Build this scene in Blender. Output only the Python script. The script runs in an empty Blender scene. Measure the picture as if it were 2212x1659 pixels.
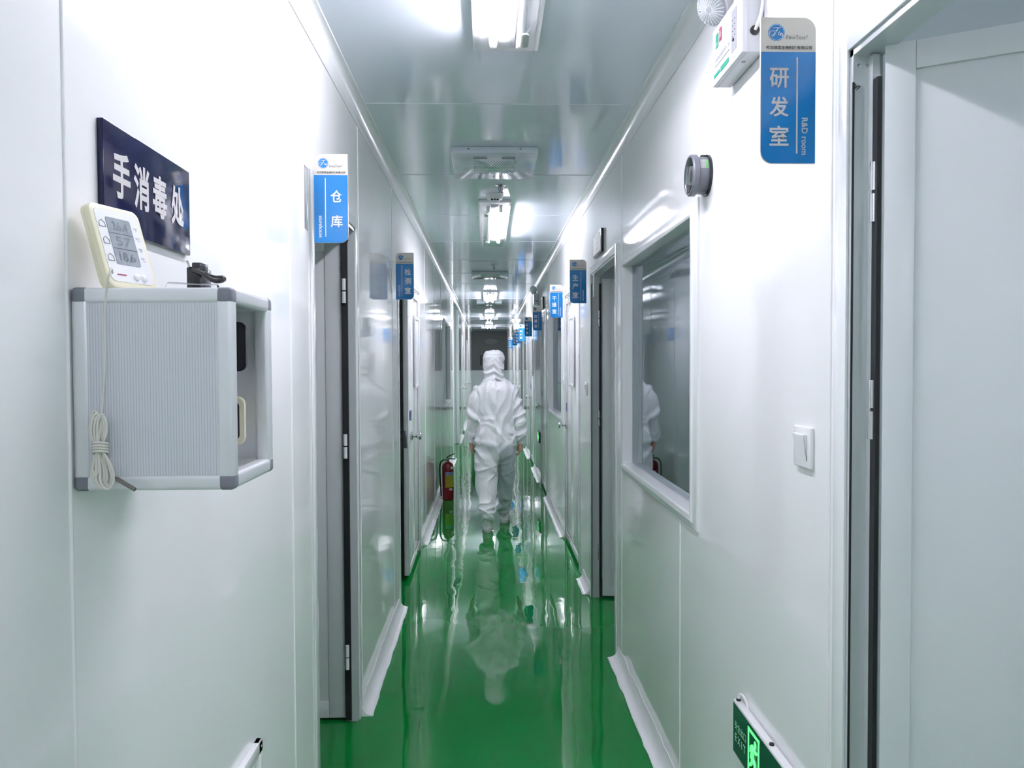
import bpy, bmesh, math, random
from math import sin, cos, pi, radians
from mathutils import Vector, Matrix, noise

scn = bpy.context.scene
COL = scn.collection
random.seed(7)

# ------------------------------------------------------------------ camera, world, exposure
F, W, H = 1670.0, 2212.0, 1659.0              # focal length in pixels of the 2212x1659 frame
EYE = Vector((0, 0, 1.5))
_fw = Vector(((1054 - W / 2) / F, (H / 2 - 785) / F, -1)).normalized()   # corridor axis seen from the camera
_rl = radians(0.28)
_up = Vector((-sin(_rl), cos(_rl), 0)); _up = (_up - _fw * _up.dot(_fw)).normalized()
_rt = _fw.cross(_up)
M3 = Matrix((_rt, _fw, _up))                  # camera -> world
cd = bpy.data.cameras.new('camera'); cam = bpy.data.objects.new('camera', cd); COL.objects.link(cam)
cd.sensor_fit = 'HORIZONTAL'; cd.sensor_width = 36; cd.lens = 36 * F / W; cd.clip_start = 0.02
cam.matrix_world = Matrix.Translation(EYE) @ M3.to_4x4()
scn.camera = cam
wd = bpy.data.worlds.new('world'); scn.world = wd; wd.use_nodes = True
wd.node_tree.nodes['Background'].inputs[0].default_value = (.6, .7, .8, 1)
wd.node_tree.nodes['Background'].inputs[1].default_value = 0.0
scn.view_settings.view_transform = 'Standard'; scn.view_settings.look = 'None'
scn.view_settings.gamma = 1; scn.view_settings.use_curve_mapping = False
scn.view_settings.exposure = 0.0
scn.cycles.use_denoising = True
scn.cycles.max_bounces = 14; scn.cycles.diffuse_bounces = 8; scn.cycles.glossy_bounces = 6
scn.cycles.transparent_max_bounces = 16; scn.cycles.sample_clamp_indirect = 8
TUBE = 137.0                                   # radiance of a lit tube

def ray(px, py): return M3 @ Vector(((px - W / 2) / F, (H / 2 - py) / F, -1))
def at_x(px, py, x): r = ray(px, py); return EYE + r * (x / r.x)
def at_y(px, py, y): r = ray(px, py); return EYE + r * (y / r.y)

XL, XR, ZC = -0.55, 0.656, 2.58               # left wall, right wall, ceiling
TH = 0.05                                     # wall panel thickness
Y0, Y1 = -4.0, 26.0

# ------------------------------------------------------------------ materials
def mat(name, col, rough=.5, metal=0, spec=.5, bump=0, bscale=40, var=0, vscale=8, coat=0, emit=0, ecol=None, dist=.002, stretch=None):
    m = bpy.data.materials.new(name); m.use_nodes = True
    n, l = m.node_tree.nodes, m.node_tree.links
    b = n['Principled BSDF']
    b.inputs['Base Color'].default_value = (*col, 1); b.inputs['Roughness'].default_value = rough
    b.inputs['Metallic'].default_value = metal; b.inputs['Specular IOR Level'].default_value = spec
    b.inputs['Coat Weight'].default_value = coat; b.inputs['Coat Roughness'].default_value = .05
    if emit:
        b.inputs['Emission Color'].default_value = (*(ecol or col), 1); b.inputs['Emission Strength'].default_value = emit
    tc = n.new('ShaderNodeTexCoord')
    if var:
        t = n.new('ShaderNodeTexNoise'); t.inputs['Scale'].default_value = vscale; t.inputs['Detail'].default_value = 4
        l.new(tc.outputs['Object'], t.inputs['Vector'])
        mx = n.new('ShaderNodeMix'); mx.data_type = 'RGBA'
        mx.inputs[6].default_value = (*[c * (1 - var) for c in col], 1); mx.inputs[7].default_value = (*[min(1, c * (1 + var)) for c in col], 1)
        l.new(t.outputs['Fac'], mx.inputs[0]); l.new(mx.outputs[2], b.inputs['Base Color'])
    if bump:
        t = n.new('ShaderNodeTexNoise'); t.inputs['Scale'].default_value = bscale; t.inputs['Detail'].default_value = 3
        if stretch:
            mp = n.new('ShaderNodeMapping'); mp.inputs['Scale'].default_value = stretch
            l.new(tc.outputs['Object'], mp.inputs[0]); l.new(mp.outputs[0], t.inputs['Vector'])
        else: l.new(tc.outputs['Object'], t.inputs['Vector'])
        bp = n.new('ShaderNodeBump'); bp.inputs['Strength'].default_value = bump; bp.inputs['Distance'].default_value = dist
        l.new(t.outputs['Fac'], bp.inputs['Height']); l.new(bp.outputs['Normal'], b.inputs['Normal'])
    return m

WALL = mat('painted steel wall panel', (.90, .905, .91), .05, bump=.028, bscale=1, var=.012, vscale=2, dist=.012, stretch=(.6, 7, .5))
CEIL = mat('painted steel ceiling panel', (.70, .76, .83), .085, bump=.07, bscale=1, var=.012, vscale=2, dist=.012, stretch=(.6, 8, .5))
ROOM = mat('room panel', (.76, .81, .85), .3, var=.02)
ROOMF = mat('room floor', (.02, .22, .06), .3, var=.05)
TRIM = mat('white trim', (.83, .85, .86), .16)
COVE = mat('white cove plastic', (.86, .87, .88), .3, var=.04, vscale=12)
DOORM = mat('door leaf paint', (.74, .77, .785), .3)
DOORG = mat('glossy door leaf paint', (.88, .89, .90), .05, bump=.028, bscale=1, dist=.012, stretch=(.6, 7, .5))
JAMB = mat('door jamb aluminium', (.62, .66, .67), .25, metal=.2)
BLACK = mat('black rubber', (.008, .009, .011), .5)
BLKPL = mat('black plastic', (.01, .011, .015), .22)
STEEL = mat('stainless steel', (.62, .63, .64), .16, metal=1)
DSTEEL = mat('dark steel', (.25, .26, .28), .3, metal=1)
ALU = mat('satin aluminium', (.78, .80, .82), .34, metal=.35)
GREYPL = mat('grey plastic', (.20, .21, .25), .4)
WHITEPL = mat('white plastic', (.84, .85, .86), .25)
CREAM = mat('yellowed cream plastic', (.82, .78, .58), .4, var=.06, vscale=30)
CABLE = mat('off-white cable', (.74, .73, .67), .45)
SIGNW = mat('beige acrylic', (.72, .68, .62), .18)
SIGNB = mat('blue acrylic', (.004, .17, .46), .12)
INKW = mat('white ink', (.80, .82, .85), .35)
INKS = mat('silver lettering', (.62, .60, .60), .4)
INKK = mat('black ink', (.015, .015, .017), .5)
INKG = mat('grey ink', (.16, .17, .19), .5)
NAVY = mat('navy acrylic', (.004, .006, .036), .10, spec=.3)
RED = mat('red enamel', (.15, .004, .010), .2)
YEL = mat('yellow label', (.62, .58, .02), .4)
BLUEL = mat('pale blue label', (.32, .42, .66), .4)
PAPER = mat('paper', (.82, .83, .84), .6)
SKIN = mat('skin', (.50, .27, .20), .5, bump=.2, bscale=90)
SHOE = mat('white shoe', (.74, .75, .75), .5, bump=.2, bscale=50)
SOLE = mat('shoe sole', (.55, .53, .50), .6)
HOOD = mat('hood fabric', (.78, .80, .82), .48, bump=.5, bscale=20)
LCD = mat('liquid crystal screen', (.30, .34, .37), .2, var=.25, vscale=90)
LCDK = mat('screen segments', (.12, .14, .16), .4)
EXITG = mat('dark green sign', (.002, .06, .035), .2)
EXITL = mat('lit green pictogram', (.12, .8, .25), .4, emit=.9, ecol=(.16, 1, .30))
EXITT = mat('pale green text', (.50, .85, .65), .4)
GRN = mat('green print', (.01, .26, .17), .4)
MAG = mat('crimson print', (.26, .012, .06), .4)
LIME = mat('green sticker', (.35, .75, .35), .5)
ENDG = mat('dark grey panel', (.075, .09, .095), .35, var=.05)
BLUES = mat('navy sticker', (.03, .03, .25), .4)
TUBEM = mat('lit tube', (1, 1, 1), .5, emit=TUBE, ecol=(1.0, .95, 1.05))
TUBEO = mat('unlit tube', (.85, .86, .9), .2)

def floor_mat():
    m = mat('green epoxy floor', (.006, .21, .045), .03, spec=.42)
    n, l = m.node_tree.nodes, m.node_tree.links; b = n['Principled BSDF']
    tc = n.new('ShaderNodeTexCoord'); mp = n.new('ShaderNodeMapping'); mp.inputs['Scale'].default_value = (1, .55, 1)
    l.new(tc.outputs['Object'], mp.inputs[0])
    a = n.new('ShaderNodeTexNoise'); a.inputs['Scale'].default_value = 5.5; a.inputs['Detail'].default_value = 2
    c = n.new('ShaderNodeTexNoise'); c.inputs['Scale'].default_value = 1.6; c.inputs['Detail'].default_value = 3
    l.new(mp.outputs[0], a.inputs['Vector']); l.new(tc.outputs['Object'], c.inputs['Vector'])
    bp = n.new('ShaderNodeBump'); bp.inputs['Strength'].default_value = .075; bp.inputs['Distance'].default_value = .02
    l.new(a.outputs['Fac'], bp.inputs['Height']); l.new(bp.outputs['Normal'], b.inputs['Normal'])
    r = n.new('ShaderNodeValToRGB'); r.color_ramp.elements[0].position = .3; r.color_ramp.elements[1].position = .75
    r.color_ramp.elements[0].color = (.0015, .165, .026, 1); r.color_ramp.elements[1].color = (.003, .205, .034, 1)
    l.new(c.outputs['Fac'], r.inputs[0]); l.new(r.outputs[0], b.inputs['Base Color'])
    return m
FLOOR = floor_mat()

def ribbed_mat():
    m = mat('ribbed grey panel', (.60, .63, .68), .4)
    n, l = m.node_tree.nodes, m.node_tree.links; b = n['Principled BSDF']
    tc = n.new('ShaderNodeTexCoord'); wv = n.new('ShaderNodeTexWave'); wv.bands_direction = 'X'
    wv.inputs['Scale'].default_value = 85; wv.inputs['Distortion'].default_value = 0
    l.new(tc.outputs['Object'], wv.inputs['Vector'])
    r = n.new('ShaderNodeValToRGB'); r.color_ramp.elements[0].position = .0; r.color_ramp.elements[1].position = .35
    r.color_ramp.elements[0].color = (.50, .53, .58, 1); r.color_ramp.elements[1].color = (.68, .71, .75, 1)
    l.new(wv.outputs['Fac'], r.inputs[0]); l.new(r.outputs[0], b.inputs['Base Color'])
    bp = n.new('ShaderNodeBump'); bp.inputs['Strength'].default_value = .3; bp.inputs['Distance'].default_value = .001
    l.new(wv.outputs['Fac'], bp.inputs['Height']); l.new(bp.outputs['Normal'], b.inputs['Normal'])
    return m
RIB = ribbed_mat()

def clear_mat(name, tint, blend, rough=0.02, gcol=(1, 1, 1)):
    m = bpy.data.materials.new(name); m.use_nodes = True
    n, l = m.node_tree.nodes, m.node_tree.links; n.remove(n['Principled BSDF'])
    t = n.new('ShaderNodeBsdfTransparent'); t.inputs[0].default_value = (*tint, 1)
    g = n.new('ShaderNodeBsdfGlossy'); g.inputs['Roughness'].default_value = rough; g.inputs[0].default_value = (*gcol, 1)
    lw = n.new('ShaderNodeLayerWeight'); lw.inputs['Blend'].default_value = blend
    mx = n.new('ShaderNodeMixShader'); l.new(lw.outputs['Fresnel'], mx.inputs[0]); l.new(t.outputs[0], mx.inputs[1]); l.new(g.outputs[0], mx.inputs[2])
    l.new(mx.outputs[0], n['Material Output'].inputs[0])
    return m
GLASS = clear_mat('window glass', (.74, .82, .86), .88, gcol=(.86, .95, 1))
ACRYL = clear_mat('clear acrylic', (.99, .995, .995), .08, .12)
COVERM = clear_mat('clear lamp cover', (.97, .975, .985), .22, .08)
FROST = mat('frosted glass', (.80, .83, .84), .15)

def fabric_mat():
    m = mat('cleanroom coverall fabric', (.80, .82, .84), .40, bump=.6, bscale=24, dist=.010)
    n, l = m.node_tree.nodes, m.node_tree.links; b = n['Principled BSDF']
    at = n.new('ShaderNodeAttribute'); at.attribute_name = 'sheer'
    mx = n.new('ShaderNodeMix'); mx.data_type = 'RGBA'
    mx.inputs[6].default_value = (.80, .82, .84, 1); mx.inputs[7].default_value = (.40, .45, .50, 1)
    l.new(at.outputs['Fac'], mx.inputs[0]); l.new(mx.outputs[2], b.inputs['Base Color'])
    return m
FABRIC = fabric_mat()

# ------------------------------------------------------------------ mesh helpers
def B(): return bmesh.new()
def box(bm, x0, x1, y0, y1, z0, z1, bev=0, seg=2):
    g = bmesh.ops.create_cube(bm, size=1)['verts']
    for v in g:
        v.co = Vector(((x0 + x1) / 2 + v.co.x * (x1 - x0), (y0 + y1) / 2 + v.co.y * (y1 - y0), (z0 + z1) / 2 + v.co.z * (z1 - z0)))
    if bev:
        es = list({e for v in g for e in v.link_edges})
        bmesh.ops.bevel(bm, geom=es, offset=bev, segments=seg, affect='EDGES', profile=.5)
    return g
def obox(bm, o, ax, ay, az, bev=0, seg=2):
    """box from corner o spanned by three vectors"""
    t = bmesh.new(); box(t, 0, ax.length, 0, ay.length, 0, az.length, bev, seg)
    m = Matrix((ax.normalized(), ay.normalized(), az.normalized())).transposed().to_4x4(); m.translation = o
    bmesh.ops.transform(t, matrix=m, verts=t.verts); merge(bm, t)
def merge(bm, t):
    me = bpy.data.meshes.new('tmp'); t.to_mesh(me); t.free(); bm.from_mesh(me); bpy.data.meshes.remove(me)
def frame_of(d):
    d = d.normalized(); a = Vector((0, 0, 1)) if abs(d.z) < .9 else Vector((1, 0, 0))
    u = d.cross(a).normalized(); return u, u.cross(d).normalized() * -1
def cyl(bm, p0, p1, r0, r1=None, seg=20, cap=True):
    p0, p1 = Vector(p0), Vector(p1); r1 = r0 if r1 is None else r1
    u, v = frame_of(p1 - p0); ra, rb = [], []
    for i in range(seg):
        a = 2 * pi * i / seg; k = u * cos(a) + v * sin(a)
        ra.append(bm.verts.new(p0 + k * r0)); rb.append(bm.verts.new(p1 + k * r1))
    for i in range(seg):
        j = (i + 1) % seg; bm.faces.new((ra[i], ra[j], rb[j], rb[i]))
    if cap: bm.faces.new(ra[::-1]); bm.faces.new(rb)
def lathe(bm, prof, o, ax, seg=24):
    """prof: list of (radius, distance along ax)"""
    o, ax = Vector(o), Vector(ax).normalized(); u, v = frame_of(ax); rings = []
    for r, h in prof:
        rings.append([bm.verts.new(o + ax * h + (u * cos(2 * pi * i / seg) + v * sin(2 * pi * i / seg)) * max(r, 1e-5)) for i in range(seg)])
    for a, b in zip(rings, rings[1:]):
        for i in range(seg):
            j = (i + 1) % seg; bm.faces.new((a[i], a[j], b[j], b[i]))
    bm.faces.new(rings[0][::-1]); bm.faces.new(rings[-1])
def spline(pts, n=6):
    pts = [Vector(p) for p in pts]; out = []
    for i in range(len(pts) - 1):
        p0, p1, p2, p3 = pts[max(i - 1, 0)], pts[i], pts[i + 1], pts[min(i + 2, len(pts) - 1)]
        for k in range(n):
            t = k / n
            out.append(.5 * ((2 * p1) + (p2 - p0) * t + (2 * p0 - 5 * p1 + 4 * p2 - p3) * t * t + (3 * p1 - p0 - 3 * p2 + p3) * t ** 3))
    return out + [pts[-1]]
def tube(bm, pts, r, seg=8, smooth=6):
    p = spline(pts, smooth) if smooth else [Vector(q) for q in pts]
    rings, u = [], None
    for i, q in enumerate(p):
        d = (p[min(i + 1, len(p) - 1)] - p[max(i - 1, 0)]).normalized()
        if u is None: u = frame_of(d)[0]
        u = (u - d * u.dot(d)).normalized(); v = d.cross(u)
        rr = r(i / (len(p) - 1)) if callable(r) else r
        rings.append([bm.verts.new(q + (u * cos(2 * pi * k / seg) + v * sin(2 * pi * k / seg)) * rr) for k in range(seg)])
    for a, b in zip(rings, rings[1:]):
        for k in range(seg):
            j = (k + 1) % seg; bm.faces.new((a[k], a[j], b[j], b[k]))
    bm.faces.new(rings[0][::-1]); bm.faces.new(rings[-1])
def prism(bm, poly, d):
    """closed planar polygon (3d points) pushed along d"""
    d = Vector(d); a = [bm.verts.new(Vector(p)) for p in poly]; b = [bm.verts.new(Vector(p) + d) for p in poly]
    n = len(a)
    for i in range(n): bm.faces.new((a[i], a[(i + 1) % n], b[(i + 1) % n], b[i]))
    bm.faces.new(a[::-1]); bm.faces.new(b)
def rpoly(w, h, radii, seg=8):
    """2d rounded rectangle about the origin, radii for tr, tl, bl, br"""
    out = []
    for (cx, cy, a0), r in zip(((w / 2, h / 2, 0), (-w / 2, h / 2, 90), (-w / 2, -h / 2, 180), (w / 2, -h / 2, 270)), radii):
        if r <= 0: out.append((cx, cy)); continue
        sx, sy = (1 if cx > 0 else -1), (1 if cy > 0 else -1)
        for k in range(seg + 1):
            a = radians(a0 + 90 * k / seg); out.append((cx - sx * r + r * cos(a), cy - sy * r + r * sin(a)))
    return out
def plate(bm, o, ux, uy, poly, d):
    prism(bm, [Vector(o) + Vector(ux) * x + Vector(uy) * y for x, y in poly], d)

def origin(p):
    o = Vector((0, 0, 0))
    while p: o += p.location; p = p.parent
    return o
def obj(name, bm, m, parent=None, smooth=True, at=None):
    bmesh.ops.recalc_face_normals(bm, faces=bm.faces)
    me = bpy.data.meshes.new(name); off = origin(parent) if parent else Vector(at or (0, 0, 0))
    bmesh.ops.translate(bm, vec=-off, verts=bm.verts)
    bm.to_mesh(me); bm.free(); me.materials.append(m)
    o = bpy.data.objects.new(name, me); COL.objects.link(o)
    if parent: o.parent = parent
    else: o.location = off
    if smooth:
        me.shade_smooth()
        try: me.set_sharp_from_angle(angle=radians(38))
        except Exception: pass
    return o
def tag(o, label, cat, group=None, kind=None):
    o['label'] = label; o['category'] = cat
    if group: o['group'] = group
    if kind: o['kind'] = kind
    return o
def thing(name, loc, label, cat, group=None, kind=None):
    o = bpy.data.objects.new(name, None); COL.objects.link(o); o.location = loc; o.empty_display_size = .05
    return tag(o, label, cat, group, kind)
def struct(name, bm, m, label, cat, smooth=True): return tag(obj(name, bm, m, smooth=smooth), label, cat, kind='structure')
def dup(root, loc, label):
    def cp(o, parent):
        c = o.copy(); COL.objects.link(c); c.parent = parent
        for ch in o.children: cp(ch, c)
        return c
    kids = list(root.children); r = root.copy(); COL.objects.link(r); r.location = loc; r['label'] = label
    for ch in kids: cp(ch, r)
    return r
def text(bm, s, size, o, ux, uy, bold=0, depth=.0004, sx=1.0, fit=None, align='C'):
    c = bpy.data.curves.new('t', 'FONT'); c.body = s; c.size = 1; c.extrude = 0; c.offset = bold; c.resolution_u = 3
    t = bpy.data.objects.new('t', c); COL.objects.link(t); bpy.context.view_layer.update()
    me = bpy.data.meshes.new_from_object(t.evaluated_get(bpy.context.evaluated_depsgraph_get()))
    bpy.data.objects.remove(t); bpy.data.curves.remove(c)
    xs = [v.co.x for v in me.vertices]; ys = [v.co.y for v in me.vertices]
    if not xs: return
    cx, cy = (min(xs) + max(xs)) / 2, (min(ys) + max(ys)) / 2
    kx, ky = size * sx, size
    if fit: kx, ky = fit[0] / (max(xs) - min(xs)), fit[1] / (max(ys) - min(ys))
    ux, uy = Vector(ux), Vector(uy); n = ux.cross(uy)
    for v in me.vertices: v.co = Vector(o) + ux * ((v.co.x - cx) * kx) + uy * ((v.co.y - cy) * ky) + n * (depth + v.co.z)
    bm.from_mesh(me); bpy.data.meshes.remove(me)

# ------------------------------------------------------------------ walls, floor, ceiling
def wall_boxes(bm, x, out, openings):
    """wall panel in the plane x, thickness TH towards out, around openings (y0, y1, z0, z1)"""
    xa, xb = (x, x + TH) if out > 0 else (x - TH, x)
    ys = Y0
    for (a, b, z0, z1) in sorted(openings):
        if a > ys: box(bm, xa, xb, ys, a, 0, ZC)
        if z0 > 0: box(bm, xa, xb, a, b, 0, z0)
        if z1 < ZC: box(bm, xa, xb, a, b, z1, ZC)
        ys = b
    box(bm, xa, xb, ys, Y1, 0, ZC)
def seam(bm, x, y, z0, z1):
    cyl(bm, (x, y, z0), (x, y, z1), .0030, seg=12)

DOOR_H = 2.06
OPEN_L = [(2.47, 3.24, 0, DOOR_H), (4.79, 6.2, 0, DOOR_H), (9.72, 11.08, .99, 2.02), (12.24, 14.5, 0, ZC), (16.3, 17.1, 0, DOOR_H), (20.2, 21.0, 0, DOOR_H)]
OPEN_R = [(.5, 1.39, 0, DOOR_H), (2.43, 3.67, 1.02, 1.96), (3.96, 4.9, 0, DOOR_H), (5.54, 6.54, 0, DOOR_H), (6.72, 8.14, 1.02, 2.02),
          (8.66, 9.56, 0, DOOR_H), (11.1, 12.0, 0, DOOR_H), (14.45, 15.35, 0, DOOR_H), (16.6, 17.5, 0, DOOR_H), (19.2, 20.1, 0, DOOR_H)]
bm = B(); wall_boxes(bm, XL, -1, OPEN_L)
for k in range(-4, 22):
    y = 1.03 + 1.15 * k
    if not any(a - .05 < y < b + .05 for a, b, *_ in OPEN_L): seam(bm, XL, y, .0, 2.53)
struct('wall_left', bm, WALL, 'glossy white panel wall along the left of the corridor', 'wall')
bm = B(); wall_boxes(bm, XR, 1, OPEN_R)
for k in range(-4, 22):
    y = 1.46 + 1.155 * k
    if not any(a - .05 < y < b + .05 for a, b, *_ in OPEN_R): seam(bm, XR, y, .0, 2.53)
seam(bm, XR, 2.615, 0, .97)
struct('wall_right', bm, WALL, 'glossy white panel wall along the right of the corridor', 'wall')
bm = B(); box(bm, XL - TH, XR + TH, Y0, Y1, ZC, ZC + .05)
for k in range(-4, 20):
    y = .83 + 1.21 * k
    for d in (-.003, .003): cyl(bm, (XL, y + d, ZC), (XR, y + d, ZC), .0018, seg=8)
struct('ceiling', bm, CEIL, 'grey white panel ceiling over the corridor', 'ceiling')
bm = B(); box(bm, -3.6, 3.6, Y0, Y1, -.05, 0)
struct('floor', bm, FLOOR, 'glossy green epoxy floor of the corridor', 'floor')
bm = B(); box(bm, XL - TH, XR + TH, Y1, Y1 + .05, 0, ZC)
struct('wall_end', bm, ROOM, 'pale lower wall closing the far end of the corridor', 'wall')
bm = B(); box(bm, XL, XR, Y1 - .02, Y1, 1.27, ZC)
struct('trim_3', bm, ENDG, 'dark grey upper panel at the far end of the corridor', 'wall panel')
bm = B(); box(bm, XL - TH, XR + TH, Y0 - .05, Y0, 0, ZC)
struct('wall_back', bm, WALL, 'white panel wall closing the corridor behind the viewer', 'wall')
bm = B(); box(bm, XL, XR, Y1 - .012, Y1, 0, .05)
struct('baseboard_end', bm, ENDG, 'dark skirting along the far end wall', 'baseboard')

def crown(x, s):
    bm = B(); pts = []
    for k in range(9):
        a = radians(90 * k / 8); pts.append((x + s * (.045 - .045 * sin(a)), ZC - .062 + .062 * (1 - cos(a))))
    pts = [(x, ZC - .072), (x + s * .004, ZC - .072), (x + s * .004, ZC - .062)] + [(x + s * (.004 + .038 * (1 - cos(radians(90 * k / 8)))), ZC - .062 + .055 * sin(radians(90 * k / 8))) for k in range(9)] + [(x + s * .048, ZC - .007), (x + s * .048, ZC), (x, ZC)]
    prism(bm, [(px, Y0, pz) for px, pz in pts], (0, Y1 - Y0, 0))
    return bm
struct('trim_1', crown(XL, 1), TRIM, 'white concave trim where left wall meets the ceiling', 'trim')
struct('trim_2', crown(XR, -1), TRIM, 'white concave trim where right wall meets the ceiling', 'trim')

def cove(name, x, s, y0, y1, label, w=.052, h=.062):
    bm = B(); n = max(6, int((y1 - y0) / .06)); rows = []
    rnd = random.Random(int(y0 * 100))
    for i in range(n + 1):
        y = y0 + (y1 - y0) * i / n; jw = w * (1 + rnd.uniform(-.06, .06)); jh = h * (1 + rnd.uniform(-.12, .12))
        row = [(x, jh), (x + s * .002, jh)]
        for k in range(7):
            a = radians(90 * k / 6); row.append((x + s * (.003 + (jw - .003) * (1 - cos(a)) ** 1.1), .003 + (jh - .004) * (1 - sin(a)) ** 1.1))
        row += [(x + s * jw, 0), (x, 0)]
        rows.append([bm.verts.new((px, y, pz)) for px, pz in row])
    for a, b in zip(rows, rows[1:]):
        for k in range(len(a)):
            j = (k + 1) % len(a); bm.faces.new((a[k], a[j], b[j], b[k]))
    bm.faces.new(rows[0][::-1]); bm.faces.new(rows[-1])
    struct(name, bm, COVE, label, 'baseboard')
for y0, y1, t in ((3.27, 4.75, 'white cove skirting between the storeroom and testing room doors'), (6.36, 8.5, 'white cove skirting after the testing room door'),
                  (8.58, 12.2, 'white cove skirting behind the fire extinguisher'), (14.52, 16.2, 'white cove skirting past the side passage'),
                  (17.2, 20.1, 'white cove skirting far along the left wall'), (-3.9, 2.42, 'white cove skirting under the dispenser cabinet')):
    cove('baseboard_left', XL, 1, y0, y1, t)
for y0, y1, t in ((1.45, 3.88, 'white cove skirting under the large window on the right'), (4.95, 5.32, 'short white cove skirting beside the production room door'),
                  (6.58, 8.58, 'white cove skirting under the second window on the right'), (9.64, 11.05, 'white cove skirting between two far doors on the right'),
                  (12.05, 13.5, 'white cove skirting past the second far door on the right'), (15.42, 16.5, 'white cove skirting far along the right wall')):
    cove('baseboard_right', XR, -1, y0, y1, t)

# rooms behind the doors and windows
def room(name, x0, x1, y0, y1, label):
    bm = B(); t = .04
    box(bm, x0, x1, y0 - t, y0, 0, ZC); box(bm, x0, x1, y1, y1 + t, 0, ZC)
    xo = x0 if abs(x0) > abs(x1) else x1; s = 1 if xo > 0 else -1
    box(bm, min(xo, xo + s * t), max(xo, xo + s * t), y0 - t, y1 + t, 0, ZC); box(bm, x0, x1, y0 - t, y1 + t, ZC, ZC + t)
    struct(name, bm, ROOM, label, 'wall')
room('wall_storeroom', -3.0, XL - TH, 1.6, 4.4, 'grey panel walls inside the storeroom on the left')
room('wall_testing_room', -3.0, XL - TH, 4.5, 8.9, 'pale panel walls inside the testing room on the left')
room('wall_left_office', -3.0, XL - TH, 9.0, 12.1, 'grey panel walls behind the left window')
room('wall_side_passage', -3.4, XL - TH, 12.24, 14.5, 'pale panel walls of the side passage on the left')
room('wall_far_left_rooms', -3.0, XL - TH, 14.6, 22, 'grey panel walls behind the far left doors')
room('wall_research_room', XR + TH, 3.2, -1.5, 2.1, 'grey panel walls inside the nearest room on the right')
room('wall_production_room', XR + TH, 3.2, 2.2, 5.35, 'grey panel walls behind the large window on the right')
room('wall_drying_room', XR + TH, 3.2, 5.42, 8.5, 'grey panel walls behind the second window on the right')
room('wall_far_right_rooms', XR + TH, 3.2, 8.58, 21, 'grey panel walls behind the far right doors')

# ------------------------------------------------------------------ doors
def architrave(bm, x, s, y0, y1, z1, w=.045, t=.006):
    for a, b in ((y0 - w, y0), (y1, y1 + w)):
        box(bm, min(x, x + s * t), max(x, x + s * t), a, b, 0, z1 + w, .002)
    box(bm, min(x, x + s * t), max(x, x + s * t), y0, y1, z1, z1 + w, .002)
def jambs(bm, x, s, y0, y1, z1, t=.012):
    """lining of the opening; s points into the corridor"""
    xa, xb = sorted((x, x - s * (TH + .004)))
    box(bm, xa, xb, y0, y0 + t, 0, z1); box(bm, xa, xb, y1 - t, y1, 0, z1); box(bm, xa, xb, y0, y1, z1 - t, z1)
def leaf(root, o, ux, un, w, z0, z1, t=.04, name='door_leaf', border=.055, m=None):
    """door leaf: hinge edge at o, width along ux, thickness along -un, shown face un"""
    o, ux, un = Vector(o), Vector(ux).normalized(), Vector(un).normalized(); uz = Vector((0, 0, 1))
    bm = B(); o0 = Vector((o.x, o.y, z0))
    obox(bm, o0 - un * (t - .006), ux * w, un * (t - .012), uz * (z1 - z0), .002)
    for side in (1, -1):
        p = o0 if side > 0 else o0 - un * t
        n = -un * .006 * side
        for a, b, c, d in ((0, border, 0, z1 - z0), (w - border, w, 0, z1 - z0), (border, w - border, 0, border), (border, w - border, z1 - z0 - border, z1 - z0)):
            q = p + ux * a + uz * c
            obox(bm, q + (n if side > 0 else Vector()), ux * (b - a), un * .006 if side > 0 else un * .006, uz * (d - c), .0022)
    return obj(name, bm, m or DOORM, root)
def knob(bm, p, n):
    lathe(bm, [(.032, 0), (.032, .006), (.026, .010), (.012, .012), (.011, .032), (.017, .038), (.026, .048), (.028, .058), (.024, .068), (.012, .073)], p, n, 20)
def hinge(bm, p, r=.008, h=.10):
    cyl(bm, p - Vector((0, 0, h / 2)), p + Vector((0, 0, -.003)), r, seg=14); cyl(bm, p + Vector((0, 0, .003)), p + Vector((0, 0, h / 2)), r, seg=14)
def slit(root, x, s, y0, y1, z0, z1, lab):
    """narrow glazed slit in a leaf lying in the wall plane x"""
    bm = B(); w = .022; t = .012; xa, xb = sorted((x, x + s * t))
    for a, b, c, d in ((y0 - w, y0, z0 - w, z1 + w), (y1, y1 + w, z0 - w, z1 + w), (y0, y1, z0 - w, z0), (y0, y1, z1, z1 + w)):
        box(bm, xa, xb, a, b, c, d, .004)
    f = obj('slit_frame', bm, TRIM, root)
    bm = B(); xa, xb = sorted((x + s * .001, x + s * .004)); box(bm, xa, xb, y0, y1, z0, z1); obj('pane', bm, FROST, f); return f

# storeroom: leaf swung into the room at the far jamb
d = thing('door_1', (XL, 3.24, 0), 'open grey storeroom door, first doorway on the left', 'door', kind='structure')
bm = B(); architrave(bm, XL, 1, 2.47, 3.24, DOOR_H); obj('architrave', bm, TRIM, d)
bm = B(); jambs(bm, XL, 1, 2.47, 3.24, DOOR_H); obj('door_frame', bm, JAMB, d)
bm = B(); box(bm, XL - .052, XL - .027, 3.212, 3.224, .01, 2.04); obj('seal_gap_shade', bm, BLACK, d)  # black strip stands in for the darkness between leaf and jamb
lf = leaf(d, (XL - .0545, 3.235, 0), (-1, -.01, 0), (0, -1, 0), .74, .012, 2.035, border=.07)
for z in (1.80, 1.16, .28):
    bm = B(); hinge(bm, Vector((XL - .040, 3.203, z))); obj('hinge', bm, TRIM, d)
bm = B(); tube(bm, [at_y(750, 521, 3.225) + Vector((a, 0, b)) for a, b in ((-.006, .006), (0, -.004), (.004, .006))], .0016); obj('pen_mark', bm, INKK, d)

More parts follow.
